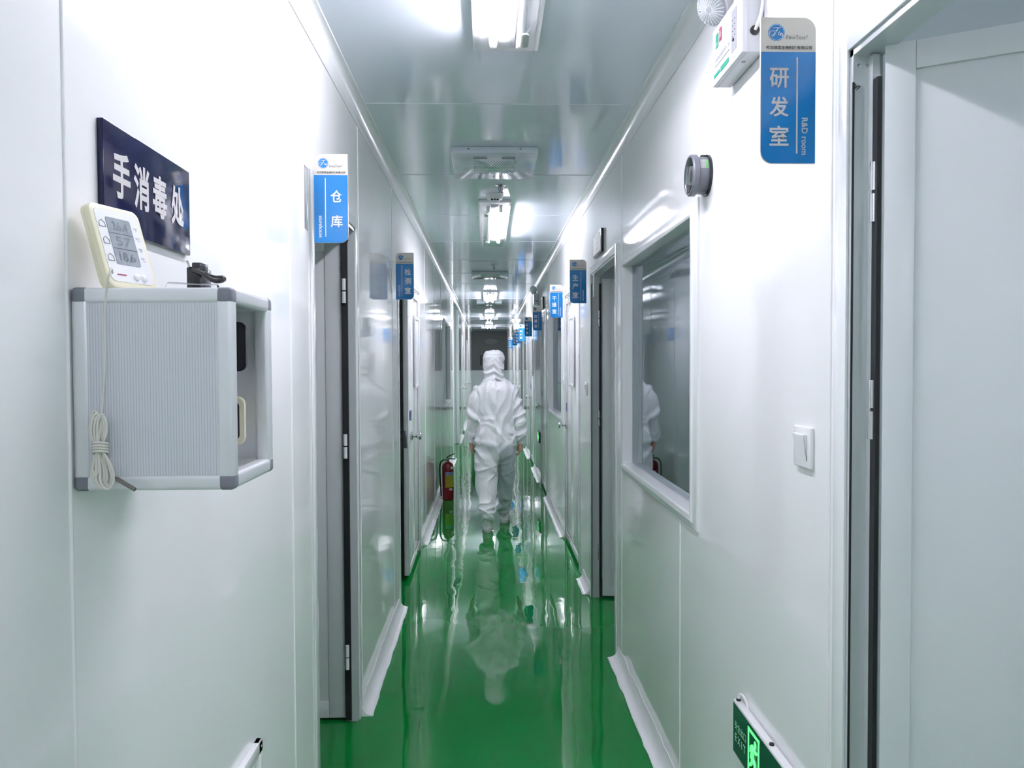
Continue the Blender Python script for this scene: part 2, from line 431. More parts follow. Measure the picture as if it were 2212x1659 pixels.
# testing room: wide opening, active leaf almost shut
d = thing('door_2', (XL, 6.2, 0), 'almost shut white testing room door with a tall slit pane on the left', 'door', kind='structure')
bm = B(); architrave(bm, XL, 1, 4.79, 6.2, DOOR_H); obj('architrave', bm, TRIM, d)
bm = B(); jambs(bm, XL, 1, 4.79, 6.2, DOOR_H); obj('door_frame', bm, JAMB, d)
leaf(d, (XL + .002, 6.185, 0), (0, -1, 0), (1, 0, 0), .86, .035, 2.04, m=DOORG)
slit(d, XL + .002, 1, 5.78, 6.08, 1.34, 1.83, '')
bm = B(); box(bm, XL - .03, XL - .008, 5.321, 5.326, .92, 1.04, .002); obj('latch_plate', bm, DSTEEL, d)
bm = B(); knob(bm, Vector((XL + .003, 5.52, .985)), (1, 0, 0)); obj('knob', bm, STEEL, d)
bm = B(); knob(bm, Vector((XL - .04, 5.50, .985)), (-1, 0, 0)); obj('knob', bm, STEEL, d)
bm = B(); box(bm, XL + .002, XL + .0035, 5.46, 5.52, 1.10, 1.17); obj('sticker', bm, BLUES, d)
bm = B(); box(bm, XL - .045, XL - .032, 5.312, 5.324, .035, 2.04); obj('seal_gap_shade', bm, BLACK, d)

# nearest room on the right: leaf swung into the room
d = thing('door_3', (XR, 1.39, 0), 'large light grey door standing open at the right edge of the view', 'door', kind='structure')
bm = B(); architrave(bm, XR, -1, .5, 1.39, DOOR_H); obj('architrave', bm, TRIM, d)
bm = B(); jambs(bm, XR, -1, .5, 1.39, DOOR_H); box(bm, XR + .028, XR + .041, 1.363, 1.378, 0, 2.045); obj('door_frame', bm, JAMB, d)
dirx = Vector((.163, -.090, 0)).normalized(); nrm = Vector((dirx.y, -dirx.x, 0))
hx = Vector((XR + .036, 1.336, 0))
leaf(d, hx, dirx, nrm, .86, .012, 2.05, border=.048)
bm = B(); box(bm, XR + .0285, XR + .036, 1.346, 1.3625, .01, 2.0); obj('seal_gap_shade', bm, BLACK, d)
bm = B(); box(bm, XR - .0012, XR + .002, 1.3765, 1.3795, 0, 2.0); obj('seal_gap_shade', bm, BLACK, d)  # thin black strip drawn as the dark gap at the wall edge
for z in (1.80, 1.415, .30):
    bm = B(); hinge(bm, Vector((XR + .0275, 1.356, z)), .0065, .105); obj('hinge', bm, STEEL, d)
for xx in (.006, .022):
    bm = B(); lathe(bm, [(.0035, 0), (.003, .0015), (.001, .002)], (XR + xx + .004, 1.378, 2.03), (0, -1, 0), 10); obj('screw', bm, STEEL, d)
bm = B(); tube(bm, [at_y(px, py, 1.3765) for px, py in ((1846, 180), (1849, 186), (1847, 191), (1853, 186), (1858, 187), (1854, 191), (1850, 194))], .0007, 6); obj('pen_mark', bm, INKK, d)

# production room
d = thing('door_4', (XR, 4.9, 0), 'grey production room door standing open past the large window', 'door', kind='structure')
bm = B(); architrave(bm, XR, -1, 3.96, 4.9, DOOR_H); obj('architrave', bm, TRIM, d)
bm = B(); jambs(bm, XR, -1, 3.96, 4.9, DOOR_H); obj('door_frame', bm, JAMB, d)
dirx = Vector((1, -.16, 0)).normalized(); nrm = Vector((dirx.y, -dirx.x, 0))
leaf(d, (XR + .066, 4.875, 0), dirx, nrm, .88, .015, 2.03)
bm = B(); box(bm, XR + .048, XR + .060, 4.865, 4.888, .01, 2.0); obj('seal_gap_shade', bm, BLACK, d)  # black strip put in for the dark gap beside the open leaf
bm = B(); box(bm, XR - .0015, XR + .003, 4.878, 4.8875, .0, 2.0); obj('seal_gap_shade', bm, BLACK, d)
for z in (1.78, 1.15, .30):
    bm = B(); hinge(bm, Vector((XR + .046, 4.872, z))); obj('hinge', bm, STEEL, d)

def closed_door(name, y0, y1, kn, label, sl=None, prot=0.0, latch=True):
    d = thing(name, (XR, y1, 0), label, 'door', kind='structure')
    bm = B(); architrave(bm, XR, -1, y0, y1, DOOR_H); obj('architrave', bm, TRIM, d)
    bm = B(); jambs(bm, XR, -1, y0, y1, DOOR_H); obj('door_frame', bm, JAMB, d)
    leaf(d, (XR - prot, y1 - .014, 0), (0, -1, 0), (-1, 0, 0), y1 - y0 - .028, .03, 2.04, m=DOORG)
    if sl: slit(d, XR - prot, -1, sl[0], sl[1], 1.34, 1.84, '')
    bm = B(); knob(bm, Vector((XR - prot - .001, kn, .985)), (-1, 0, 0)); obj('knob', bm, STEEL, d)
    bm = B(); box(bm, XR - prot - .0015, XR - prot, kn - .03, kn + .03, 1.10, 1.17); obj('sticker', bm, BLUES, d)
    bm = B(); box(bm, XR - .0012, XR + .002, y1 - .0135, y1 - .0015, .0, 2.03); obj('seal_gap_shade', bm, BLACK, d)  # black strip drawn as the gap shadow beside the closed leaf
    return d
closed_door('door_5', 5.54, 6.54, 6.42, 'white closed drying room door with a tall slit pane on the right', (5.84, 6.12), .002)
closed_door('door_6', 8.66, 9.56, 9.42, 'white closed door just past the second window on the right')
closed_door('door_7', 11.1, 12.0, 11.88, 'white closed door beyond the second emergency light on the right', (11.35, 11.6))
closed_door('door_8', 16.6, 17.5, 17.35, 'white closed door far along the right wall', (16.85, 17.1))
closed_door('door_9', 19.2, 20.1, 19.95, 'white closed door farthest along the right wall', (19.45, 19.7))
d = thing('door_10', (XR, 15.35, 0), 'open dark doorway far along the right wall', 'door', kind='structure')
bm = B(); architrave(bm, XR, -1, 14.45, 15.35, DOOR_H); obj('architrave', bm, TRIM, d)
bm = B(); jambs(bm, XR, -1, 14.45, 15.35, DOOR_H); obj('door_frame', bm, JAMB, d)
leaf(d, (XR + .066, 15.33, 0), (1, -.1, 0), (-.1, -1, 0), .84, .015, 2.03)
for nm, y0, y1, lab in (('door_11', 16.3, 17.1, 'white closed door past the side passage on the left'), ('door_12', 20.2, 21.0, 'white closed door farthest along the left wall')):
    d = thing(nm, (XL, y1, 0), lab, 'door', kind='structure')
    bm = B(); architrave(bm, XL, 1, y0, y1, DOOR_H); obj('architrave', bm, TRIM, d)
    bm = B(); jambs(bm, XL, 1, y0, y1, DOOR_H); obj('door_frame', bm, JAMB, d)
    leaf(d, (XL + .002, y1 - .014, 0), (0, -1, 0), (1, 0, 0), y1 - y0 - .028, .03, 2.04, m=DOORG)
    slit(d, XL + .002, 1, y1 - .4, y1 - .15, 1.34, 1.84, '')
    bm = B(); knob(bm, Vector((XL + .003, y0 + .12, .985)), (1, 0, 0)); obj('knob', bm, STEEL, d)

# side passage corner trims
for nm, y in (('trim_4', 12.24), ('trim_5', 14.5)):
    bm = B(); box(bm, XL - .055, XL + .006, y - .03, y + .03, 0, ZC - .07, .02, 4)
    struct(nm, bm, TRIM, 'white rounded corner post at the %s of the side passage' % ('near side' if y < 13 else 'far side'), 'trim')

# ------------------------------------------------------------------ windows
def window(name, x, s, y0, y1, z0, z1, label, w=.05):
    d = thing(name, (x, (y0 + y1) / 2, z0), label, 'window', kind='structure')
    def prof(t):      # moulding section: (across, out of wall)
        return [(-w, -.002), (-w, .006), (-w + .006, .010), (-.030, .012), (-.022, .020), (-.008, .020), (0, .014), (.002, -.01), (.002, -.040), (-.004, -.040)]
    bm = B(); P = prof(0); loops = []
    for cy, cz, dy, dz in ((y0, z0, 1, 1), (y1, z0, -1, 1), (y1, z1, -1, -1), (y0, z1, 1, -1)):
        loops.append([bm.verts.new((x + s * o, cy + dy * a, cz + dz * a)) for a, o in P])
    for i in range(4):
        a, b = loops[i], loops[(i + 1) % 4]
        for k in range(len(P)):
            j = (k + 1) % len(P); bm.faces.new((a[k], a[j], b[j], b[k]))
    obj('window_frame', bm, TRIM, d)
    bm = B(); xa, xb = sorted((x - s * .032, x - s * .036)); box(bm, xa, xb, y0 + .001, y1 - .001, z0 + .001, z1 - .001); obj('pane', bm, GLASS, d, smooth=False)
    return d
window('window_1', XR, -1, 2.43, 3.67, 1.02, 1.96, 'large framed window near the viewer in the right wall')
window('window_2', XR, -1, 6.72, 8.14, 1.02, 2.02, 'second framed window farther along the right wall')
window('window_3', XL, 1, 9.72, 11.08, .99, 2.02, 'framed window in the left wall beyond the fire extinguisher')

# ------------------------------------------------------------------ ceiling lights
def ceiling_light(loc, label, lit=1, L=1.6, both=False):
    """base at the ceiling, centre of the fitting"""
    x, y, z = loc; t = thing('ceiling_light', loc, label, 'ceiling light', 'tube lights along the corridor ceiling')
    bm = B(); box(bm, x - .110, x + .110, y - L / 2, y + L / 2, z - .022, z - .001, .004); box(bm, x - .028, x + .028, y - L / 2 + .06, y + L / 2 - .06, z - .038, z - .02, .004); obj('base_plate', bm, TRIM, t)
    h = L / 2 - (.14 if L > 1 else .12)
    for sx, m, nm in ((.043 * lit, TUBEM, 'lit_tube'), (-.043 * lit, TUBEM if both else TUBEO, 'lit_tube' if both else 'unlit_tube')):
        bm = B(); cyl(bm, (x + sx, y - h, z - .049), (x + sx, y + h, z - .049), .013, seg=14); tb = obj(nm, bm, m, t)
    for e in (-1, 1):
        for sx in (-.043, .043):
            bm = B(); box(bm, x + sx - .012, x + sx + .012, y + e * (h + .012) - .011, y + e * (h + .012) + .011, z - .062, z - .02, .003)
            obj('lamp_holder', bm, WHITEPL, t)
    bm = B()                                        # clear tray cover, open at the top
    a = [(x - .100, z - .024), (x - .084, z - .072), (x + .084, z - .072), (x + .100, z - .024)]
    pr, nx = [], []
    for (px, pz) in a: pr.append(bm.verts.new((px, y - L / 2 + (.0 if pz > z - .05 else .02), pz))); nx.append(bm.verts.new((px, y + L / 2 - (.0 if pz > z - .05 else .02), pz)))
    for i in range(3): bm.faces.new((pr[i], pr[i + 1], nx[i + 1], nx[i]))
    bm.faces.new(pr); bm.faces.new(nx[::-1])
    obj('cover', bm, COVERM, t, smooth=False)
    for e in (-1, 1):                               # spring clips
        bm = B(); cx = x - .055 * lit; cy = y + e * (h - .06)
        plate(bm, (cx, cy, z - .071), (1, 0, 0), (0, 1, 0), rpoly(.026, .10, (.012,) * 4), (0, 0, .004)); tube(bm, [(cx, cy, z - .062), (cx - .01 * lit, cy - .03, z - .05), (cx - .035 * lit, cy - .05, z - .03)], .003)
        obj('clip', bm, WHITEPL, t)
    return t
XM = .062
l1 = ceiling_light((XM + .003, 1.85, ZC), 'nearest ceiling tube light, cut by the top of the view', -1)
l2 = ceiling_light((XM - .012, 5.92, ZC), 'second ceiling tube light, just past the first air vent', 1)
l3 = ceiling_light((XM - .022, 12.35, ZC), 'third ceiling tube light, the first of the distant trio', 1, 1.6, True)
dup(l3, Vector((XM - .022, 17.5, ZC)), 'fourth ceiling tube light, middle of the distant trio')
dup(l3, Vector((XM - .022, 22.2, ZC)), 'fifth ceiling tube light, farthest before the dark end wall')
dup(l1, Vector((XM, -1.35, ZC)), 'added fill tube light, unseen behind the viewer')  # unseen lamp added to fill the walls near the camera
dup(l1, Vector((2.75, -.55, ZC)), 'added fill tube light, unseen inside the nearest room on the right')  # added out of view to brighten the open leaf and the room wall
ceiling_light((2.55, 3.6, ZC), 'added short fill tube light, unseen inside the production room', 1, .58)  # added lamp, hidden from view, lifts the window and the production leaf

# ------------------------------------------------------------------ air vents on the ceiling
def air_vent(loc, label, wx=.437, wy=.55):
    x, y, z = loc; t = thing('ceiling_vent', loc, label, 'ceiling vent', 'square air vents on the corridor ceiling')
    bm = B(); box(bm, x - wx / 2, x + wx / 2, y, y + wy, z - .032, z - .001, .003); obj('panel', bm, CEIL, t)
    bm = B()
    for i in range(15):
        for k in range(11):
            px = x - .105 + .015 * i + (.0075 if k % 2 else 0); py = y + .16 + .026 * k
            cyl(bm, (px, py, z - .0325), (px, py, z - .032), .0042, seg=6)
    h = obj('perforation', bm, BLKPL, t); h['kind'] = 'stuff'
    for sx in (-1, 1):
        bm = B()
        for k in (0, 1): box(bm, x + sx * .072 - .035, x + sx * .072 + .035, y + .075 + .028 * k, y + .085 + .028 * k, z - .0328, z - .0318)
        obj('slot', bm, BLACK, t)
        bm = B(); lathe(bm, [(.005, 0), (.004, .002), (.001, .003)], (x + sx * .13, y - .0, z - .012), (0, -1, 0), 10); obj('screw', bm, DSTEEL, t)
    return t
v1 = air_vent((.038, 3.88, ZC), 'perforated ceiling vent nearest the viewer, before the second tube light')
for y, lab in ((9.12, 'dim ceiling vent past the second tube light'), (13.5, 'ceiling vent edge lit white behind the third tube light'),
               (18.5, 'ceiling vent edge lit white behind the fourth tube light'), (23.2, 'ceiling vent edge lit white behind the fifth tube light')):
    dup(v1, Vector((.028, y, ZC)), lab)

def sprinkler(loc, label):
    x, y, z = loc; t = thing('fire_sprinkler', loc, label, 'sprinkler', 'fire sprinklers on the ceiling')
    bm = B(); lathe(bm, [(.033, 0), (.033, .004), (.026, .010), (.012, .012)], (x, y, z - .001), (0, 0, -1), 24); obj('rose', bm, STEEL, t)
    bm = B()
    for s in (-1, 1): tube(bm, [(x + s * .009, y, z - .012), (x + s * .011, y, z - .024), (x + s * .008, y, z - .036), (x, y, z - .044)], .0028)
    cyl(bm, (x, y, z - .014), (x, y, z - .036), .003, seg=8); obj('frame_arms', bm, DSTEEL, t)
    bm = B(); lathe(bm, [(.004, 0), (.016, .001), (.016, .003), (.003, .004)], (x, y, z - .045), (0, 0, -1), 16); obj('deflector', bm, DSTEEL, t)
    return t
s1 = sprinkler((.083, 4.71, ZC), 'steel fire sprinkler between the nearest vent and the second tube light')
dup(s1, Vector((.07, 8.55, ZC)), 'small fire sprinkler before the dim second vent')
t = thing('smoke_detector', (.049, 4.98, ZC), 'round white smoke detector in front of the second tube light', 'smoke detector')
bm = B(); lathe(bm, [(.056, 0), (.056, .012), (.050, .02), (.048, .03)], (.049, 4.98, ZC - .001), (0, 0, -1), 28); obj('base', bm, COVE, t)
bm = B(); lathe(bm, [(.034, 0), (.034, .012), (.028, .022), (.01, .026)], (.049, 4.98, ZC - .030), (0, 0, -1), 24); obj('chamber', bm, COVE, t)
bm = B()
for k in (-1, 0, 1): box(bm, .049 + k * .018 - .006, .049 + k * .018 + .006, 4.98 - .036, 4.98 - .030, ZC - .041, ZC - .034)
obj('inlet_slots', bm, BLACK, t)

# ------------------------------------------------------------------ hanging room signs
def room_sign(side, y, chars, english, label, zoff=0, detail=True):
    """side +1: on the right wall, -1: on the left wall"""
    wd, ht = .103, .268; zc = 2.003 + zoff
    xc = (XR - .046 - wd / 2) if side > 0 else (XL + .024 + wd / 2)
    xw = XR if side > 0 else XL
    t = thing('room_sign', (xw, y, zc), label, 'room sign', 'blue room signs hanging off the walls')
    ux, uz, n = Vector((1, 0, 0)), Vector((0, 0, 1)), Vector((0, -1, 0))
    R = (.024, 0, .024, 0) if side > 0 else (0, .024, 0, .024)
    o = Vector((xc, y, zc))
    bm = B(); plate(bm, o, ux, uz, rpoly(wd, ht, R), (0, .005, 0)); obj('panel', bm, SIGNW, t)
    hb = ht * .765; zb = -ht / 2 + hb / 2
    bm = B(); Rb = (0, 0, .0235, 0) if side > 0 else (0, 0, 0, .0235)
    plate(bm, o + uz * zb + n * .0003, ux, uz, rpoly(wd - .001, hb - .0005, Rb), (0, .0008, 0)); bf = obj('blue_face', bm, SIGNB, t); bf['label'] = 'blue lower face'
    # the writing
    bm = B(); cx = -side * .017; N = len(chars)
    fr = (.414, .610, .810) if N == 3 else (.475, .758)
    for c, q in zip(chars, fr):
        text(bm, c, .0, o + ux * cx + uz * (ht / 2 - ht * q) + n * .0004, ux, uz, bold=.018, fit=(.036, .037))
    obj('lettering', bm, INKW if side < 0 or y > 2 else INKS, t)
    bm = B(); lx = side * .0165; box(bm, xc + lx - .0013, xc + lx + .0013, y - .0009, y - .0003, zc - ht / 2 + .018, zc + ht / 2 - .073); obj('divider_line', bm, INKW if y > 2 else INKS, t)
    if english:
        bm = B(); k = .0077 if len(english) < 9 else .0066
        ln = .066 if len(english) > 9 else .058 if len(english) > 8 else .068
        text(bm, english, 0, o + ux * side * .031 + uz * (-ht / 2 + .016 + ln / 2) + n * .0004, (0, 0, -1), (1, 0, 0), bold=.012, fit=(ln, .0112))
        obj('small_lettering', bm, INKW if y > 2 else INKS, t)
    # logo and company line on the beige head
    lo = o + ux * (-.0225 if side > 0 else -.0225) + uz * (ht / 2 - .0275)
    bm = B(); plate(bm, lo + n * .0004, ux, uz, [(.0155 * cos(2 * pi * i / 28), .0155 * sin(2 * pi * i / 28)) for i in range(28)], (0, .0006, 0)); lg = obj('logo_disc', bm, SIGNB, t)
    if detail:
        bm = B()
        for r in (.0142,):
            tube(bm, [lo + n * .0005 + ux * r * cos(2 * pi * i / 24) + uz * r * sin(2 * pi * i / 24) for i in range(25)], .0004, 5, 0)
        sc = [((-12, -3), (-9, 2), (-3, 1), (-6, -5), (-10, -4)), ((-7, 7), (-1, 8), (4, 7), (7, 9)), ((3, 8), (0, 2), (-3, -4), (-8, -8)), ((-2, 2), (2, 3)), ((5, 1), (3, -3), (5, -4)), ((7, -1), (6, -6), (8, -2), (10, -2), (9, -6), (11, -5))]
        for s in sc: tube(bm, [lo + n * .0007 + ux * a * .0011 + uz * b * .0011 for a, b in s], .0006, 5, 4)
        obj('logo_script', bm, INKW, lg)
        bm = B(); text(bm, 'FineTest', 0, o + ux * .014 + uz * (ht / 2 - .0365) + n * .0004, ux, uz, fit=(.036, .0070)); text(bm, '®', .005, o + ux * .0345 + uz * (ht / 2 - .0345) + n * .0004, ux, uz)
        obj('brand_lettering', bm, INKG, t)
    bm = B(); text(bm, '武汉菲恩生物科技有限公司', 0, o + ux * .001 + uz * (ht / 2 - .0555) + n * .0004, ux, uz, bold=.02, fit=(.086, .0066)); obj('company_lettering', bm, INKK, t)
    # clear clamp on the wall
    bm = B(); z0, z1 = zc - .085, zc + .085
    for dy in (-.014, .010):
        xa, xb = sorted((xw - side * .002, xw - side * .034)); box(bm, xa, xb, y + dy, y + dy + .004, z0, z1, .001)
    xa, xb = sorted((xw - side * .0005, xw - side * .0035)); box(bm, xa, xb, y - .022, y + .022, z0 - .01, z1 + .01, .001)
    xa, xb = sorted((xw - side * .030, xw - side * .052)); box(bm, xa, xb, y - .003, y, z0 + .03, z1 - .03, .001)
    obj('clear_clamp', bm, ACRYL, t)
room_sign(1, 1.43, '研发室', 'R&D room', 'large blue hanging sign reading 研发室 R&D room, nearest on the right')
room_sign(-1, 2.38, '仓库', 'storehouse', 'bright blue hanging sign reading 仓库 storehouse, on the left wall')
room_sign(-1, 4.47, '检测室', 'detection room', 'blue hanging sign reading 检测室, second on the left wall')
room_sign(1, 4.77, '生产室', 'production room', 'blue hanging sign reading 生产室, beside the open production room door')
room_sign(1, 6.28, '干燥室', 'drying room', 'pale blue hanging sign reading 干燥室, third on the right wall')
room_sign(1, 8.72, '称量室', '', 'dark blue hanging sign reading 称量室, above the door past the second window', detail=False)
room_sign(1, 10.65, '配液室', '', 'small blue hanging sign reading 配液室, fifth from the viewer on the right', detail=False)
room_sign(1, 12.7, '纯水室', '', 'small blue hanging sign reading 纯水室, sixth from the viewer on the right', detail=False)
room_sign(1, 14.4, '更衣室', '', 'tiny blue hanging sign reading 更衣室, third from the far end', detail=False)
room_sign(1, 15.9, '细胞室', '', 'tiny blue hanging sign reading 细胞室, second from the far end', detail=False)
room_sign(1, 18.9, '办公室', '', 'tiny pale blue hanging sign farthest down the corridor', detail=False)

# ------------------------------------------------------------------ left foreground: plaque, cabinet and what stands on it
t = thing('wall_plaque', (XL, 1.273, 1.773), 'dark navy plaque with silver characters 手消毒处 on the left wall', 'plaque')
bm = B(); box(bm, XL + .0005, XL + .0095, 1.116, 1.431, 1.698, 1.849, .0012); obj('plate', bm, NAVY, t)
bm = B()
for c, y in zip('手消毒处', (1.169, 1.235, 1.302, 1.374)):
    text(bm, c, 0, (XL + .0097, y, 1.779 if y < 1.2 else 1.776), (0, 1, 0), (0, 0, 1), bold=.028, fit=(.055, .069))
obj('lettering', bm, INKS, t)

CX0, CX1, CY0, CY1, CZ0, CZ1 = XL + .002, -.338, 1.035, 1.225, 1.333, 1.602
t = thing('dispenser_cabinet', (XL, 1.13, CZ0), 'grey ribbed aluminium cabinet with one open side on the left wall', 'cabinet')
r = .013
bm = B(); box(bm, CX0 + .02, CX1 - .02, CY0 + .0015, CY0 + .008, CZ0 + .02, CZ1 - .02); pn = obj('ribbed_panel', bm, RIB, t)
bm = B(); box(bm, CX0 + .02, CX1 - .006, CY1 - .010, CY1 - .004, CZ0 + .02, CZ1 - .02); obj('far_panel', bm, ALU, t)
bm = B(); box(bm, CX0 + .004, CX0 + .010, CY0 + .02, CY1 - .02, CZ0 + .02, CZ1 - .02); obj('back_panel', bm, WHITEPL, t)
bm = B(); box(bm, CX0 + .01, CX1 - .012, CY0 + .012, CY1 - .012, CZ1 - .012, CZ1 - .004); obj('top_panel', bm, ALU, t)
bm = B(); box(bm, CX0 + .01, CX1 - .012, CY0 + .012, CY1 - .012, CZ0 + .004, CZ0 + .012); obj('bottom_panel', bm, ALU, t)
for nm, spans in (('post', [(a, a + .022, b, b + .022, CZ0 + .012, CZ1 - .012) for a in (CX0, CX1 - .022) for b in (CY0, CY1 - .022)]),
                  ('rail', [(CX0 + .012, CX1 - .012, b, b + .022, c, c + .021) for b in (CY0, CY1 - .022) for c in (CZ0, CZ1 - .021)] +
                           [(a, a + .022, CY0 + .012, CY1 - .012, c, c + .021) for a in (CX0, CX1 - .022) for c in (CZ0, CZ1 - .021)])):
    for q in spans:
        bm = B(); box(bm, *q, .0055, 4); obj(nm, bm, ALU, t)
for a in (CX0 - .0005, CX1 - .0225):
    for b in (CY0 - .0005, CY1 - .0225):
        for c in (CZ0 - .0005, CZ1 - .0225):
            bm = B(); box(bm, a, a + .023, b, b + .023, c, c + .023, .0062, 4); obj('corner_cap', bm, GREYPL, t)

def phone(name, px, py0, py1, Y, label, case, screen, sub):
    a = at_y(px, py0, Y); b = at_y(px, py1, Y); w = .070; h = a.z - b.z
    o = Vector((a.x - w / 2, Y, (a.z + b.z) / 2)); t = thing(name, (o.x, Y, b.z), label, 'phone')
    bm = B(); plate(bm, o, (1, 0, 0), (0, 0, 1), rpoly(w, h, (.011,) * 4), (0, .008, 0)); bmesh.ops.bevel(bm, geom=[e for e in bm.edges if abs(e.verts[0].co.y - e.verts[1].co.y) < 1e-6], offset=.0015, segments=2, affect='EDGES'); obj('case', bm, case, t)
    bm = B(); plate(bm, o + Vector((0, -.0003, 0)), (1, 0, 0), (0, 0, 1), rpoly(w - sub, h - sub, (.008,) * 4), (0, .0006, 0)); obj('screen', bm, screen, t)
phone('phone', 530, 695, 802, 1.150, 'black phone in the upper part of the open cabinet', BLKPL, BLKPL, .004)
phone('phone', 527, 857, 961, 1.145, 'black phone in a cream case lower in the open cabinet', CREAM, BLKPL, .014)

# hygrometer with its cable and probe
k = .965
BL = Vector((-.513 * k, 1.07 * k, 1.6025)); BR = Vector((-.484 * k, 1.16 * k, 1.6025))
ux = (BR - BL).normalized(); nh = Vector((ux.y, -ux.x, 0)); al = radians(17)
uy = Vector((0, 0, 1)) * cos(al) - nh * sin(al); nn = ux.cross(uy) * 1.0
if nn.dot(nh) < 0: nn = -nn
w, h = (BR - BL).length, .121; cen = (BL + BR) / 2 + uy * (h / 2)
t = thing('thermo_hygrometer', cen - uy * h / 2, 'cream thermometer and hygrometer leaning on top of the cabinet', 'thermometer')
bm = B(); rows = []
for dep, ins in ((0, .006), (0, .0035), (.0008, .0012), (.003, 0), (.008, 0), (.0083, .0006), (.0087, 0), (.014, 0), (.016, .003)):
    rows.append([bm.verts.new(cen - nn * dep + ux * a + uy * b) for a, b in rpoly(w - 2 * ins, h - 2 * ins, (.013 - ins,) * 4)])
for a, b in zip(rows, rows[1:]):
    for i in range(len(a)): bm.faces.new((a[i], a[(i + 1) % len(a)], b[(i + 1) % len(a)], b[i]))
bm.faces.new(rows[0][::-1]); bm.faces.new(rows[-1]); obj('case', bm, CREAM, t)
bm = B(); plate(bm, cen + nn * .0006 + uy * .001, ux, uy, rpoly(w * .84, h * .86, (.008,) * 4), nn * -.001); fp = obj('face_plate', bm, PAPER, t)
sc = cen + nn * .0012 + uy * .008 - ux * .000
bm = B(); plate(bm, sc, ux, uy, rpoly(w * .48, h * .56, (.003,) * 4), nn * -.001); ss = obj('screen', bm, LCD, t)
bm = B()
for zz, s in ((.022, '26.4'), (.000, '57'), (-.022, '18.6')):
    text(bm, s, 0, sc + uy * zz + nn * .0001, ux, uy, fit=(w * .30, .013))
for zz in (.011, -.011): obox(bm, sc - ux * w * .23 + uy * zz + nn * .0002, ux * w * .46, uy * .0008, nn * .0003)
obj('digits', bm, LCDK, ss)
bm = B()
for zz, s in ((.022, '℉'), (.008, '℃'), (-.008, '℉'), (-.022, '℃')): text(bm, s, .0075, sc + ux * w * .325 + uy * zz - nn * .0006, ux, uy)
obj('unit_symbols', bm, INKG, fp); bm = B()
for zz in (.022, -.002, -.026):
    c = sc - ux * w * .33 + uy * zz - nn * .0002
    tube(bm, [c + ux * a + uy * b for a, b in ((-.005, -.004), (-.005, .002), (0, .006), (.005, .002), (.005, -.004), (-.005, -.004))], .0004, 5, 0)
obj('house_icons', bm, INKG, fp)
bm = B(); obox(bm, cen - ux * .027 - uy * .042 + nn * .0006, ux * .016, uy * .0016, nn * .0005); obj('red_print', bm, MAG, fp)
for q in (.008, .022):
    bm = B(); lathe(bm, [(.0052, 0), (.005, .0015), (.003, .0025)], cen + ux * q - uy * .042 + nn * .0006, nn, 16); obj('button', bm, WHITEPL, t)
YC = CY0 - .006
bm = B()
cab = [at_y(x, y, yy) for x, y, yy in ((243, 590, 1.031), (240, 580, 1.022), (234, 600, 1.016), (230, 628, 1.026), (226, 680, 1.030), (227, 740, 1.030), (226, 790, 1.030), (222, 860, 1.029), (219, 893, 1.026), (216, 930, 1.022), (212, 962, 1.018))]
tube(bm, cab, .0014)
rnd = random.Random(3)
kn = (214, 967)
for i, (dx, top, wd_) in enumerate(((-6, 888, 10), (-2, 893, 12), (4, 897, 11), (9, 895, 10), (2, 905, 7), (-8, 902, 6))):
    yy = YC - .003 - .0022 * (i % 4)
    cx = 211 + dx; tube(bm, [at_y(x, y, yy) for x, y in ((kn[0] - 2, kn[1]), (cx - wd_, 940), (cx - wd_ * .8, top + 14), (cx, top), (cx + wd_ * .8, top + 14), (cx + wd_, 935), (kn[0] + 3, kn[1]))], .0016)
for i, (dx, bot, wd_) in enumerate(((-8, 1046, 13), (-2, 1050, 15), (6, 1056, 17), (12, 1057, 15), (3, 1040, 10), (16, 1050, 11), (-12, 1030, 7))):
    yy = YC - .003 - .0022 * (i % 4)
    cx = 219 + dx; tube(bm, [at_y(x, y, yy) for x, y in ((kn[0] - 3, kn[1]), (cx - wd_, 1012), (cx - wd_ * .9, bot - 14), (cx, bot), (cx + wd_ * .9, bot - 14), (cx + wd_ * .7, 1010), (kn[0] + 5, kn[1] + 3))], .0016)
obj('sensor_cable', bm, CABLE, t)
bm = B()
for i in range(4):
    zc = 957 + i * 6; tube(bm, [at_y(x, y, yy) for x, y, yy in ((200, zc + 2, YC - .004), (207, zc - 1, YC - .014), (224, zc, YC - .014), (233, zc + 2, YC - .004), (224, zc + 5, YC + .002), (207, zc + 4, YC + .002), (200, zc + 2, YC - .004))], .0017)
obj('cable_wrap', bm, CABLE, t)
bm = B(); tube(bm, [at_y(248, 1031, YC - .006), at_y(251, 1033, YC - .006)], .0016, 8, 0); cyl(bm, at_y(252, 1034, YC - .007), at_y(292, 1058, YC - .010), .0027, seg=14); obj('probe', bm, mat('brown grey probe', (.16, .15, .14), .45), t)
bm = B(); tube(bm, [at_y(x, y, YC - .002) for x, y in ((196, 898), (196, 886), (203, 884), (207, 892), (206, 902), (200, 906))], .0012); obj('clear_hook', bm, ACRYL, t)

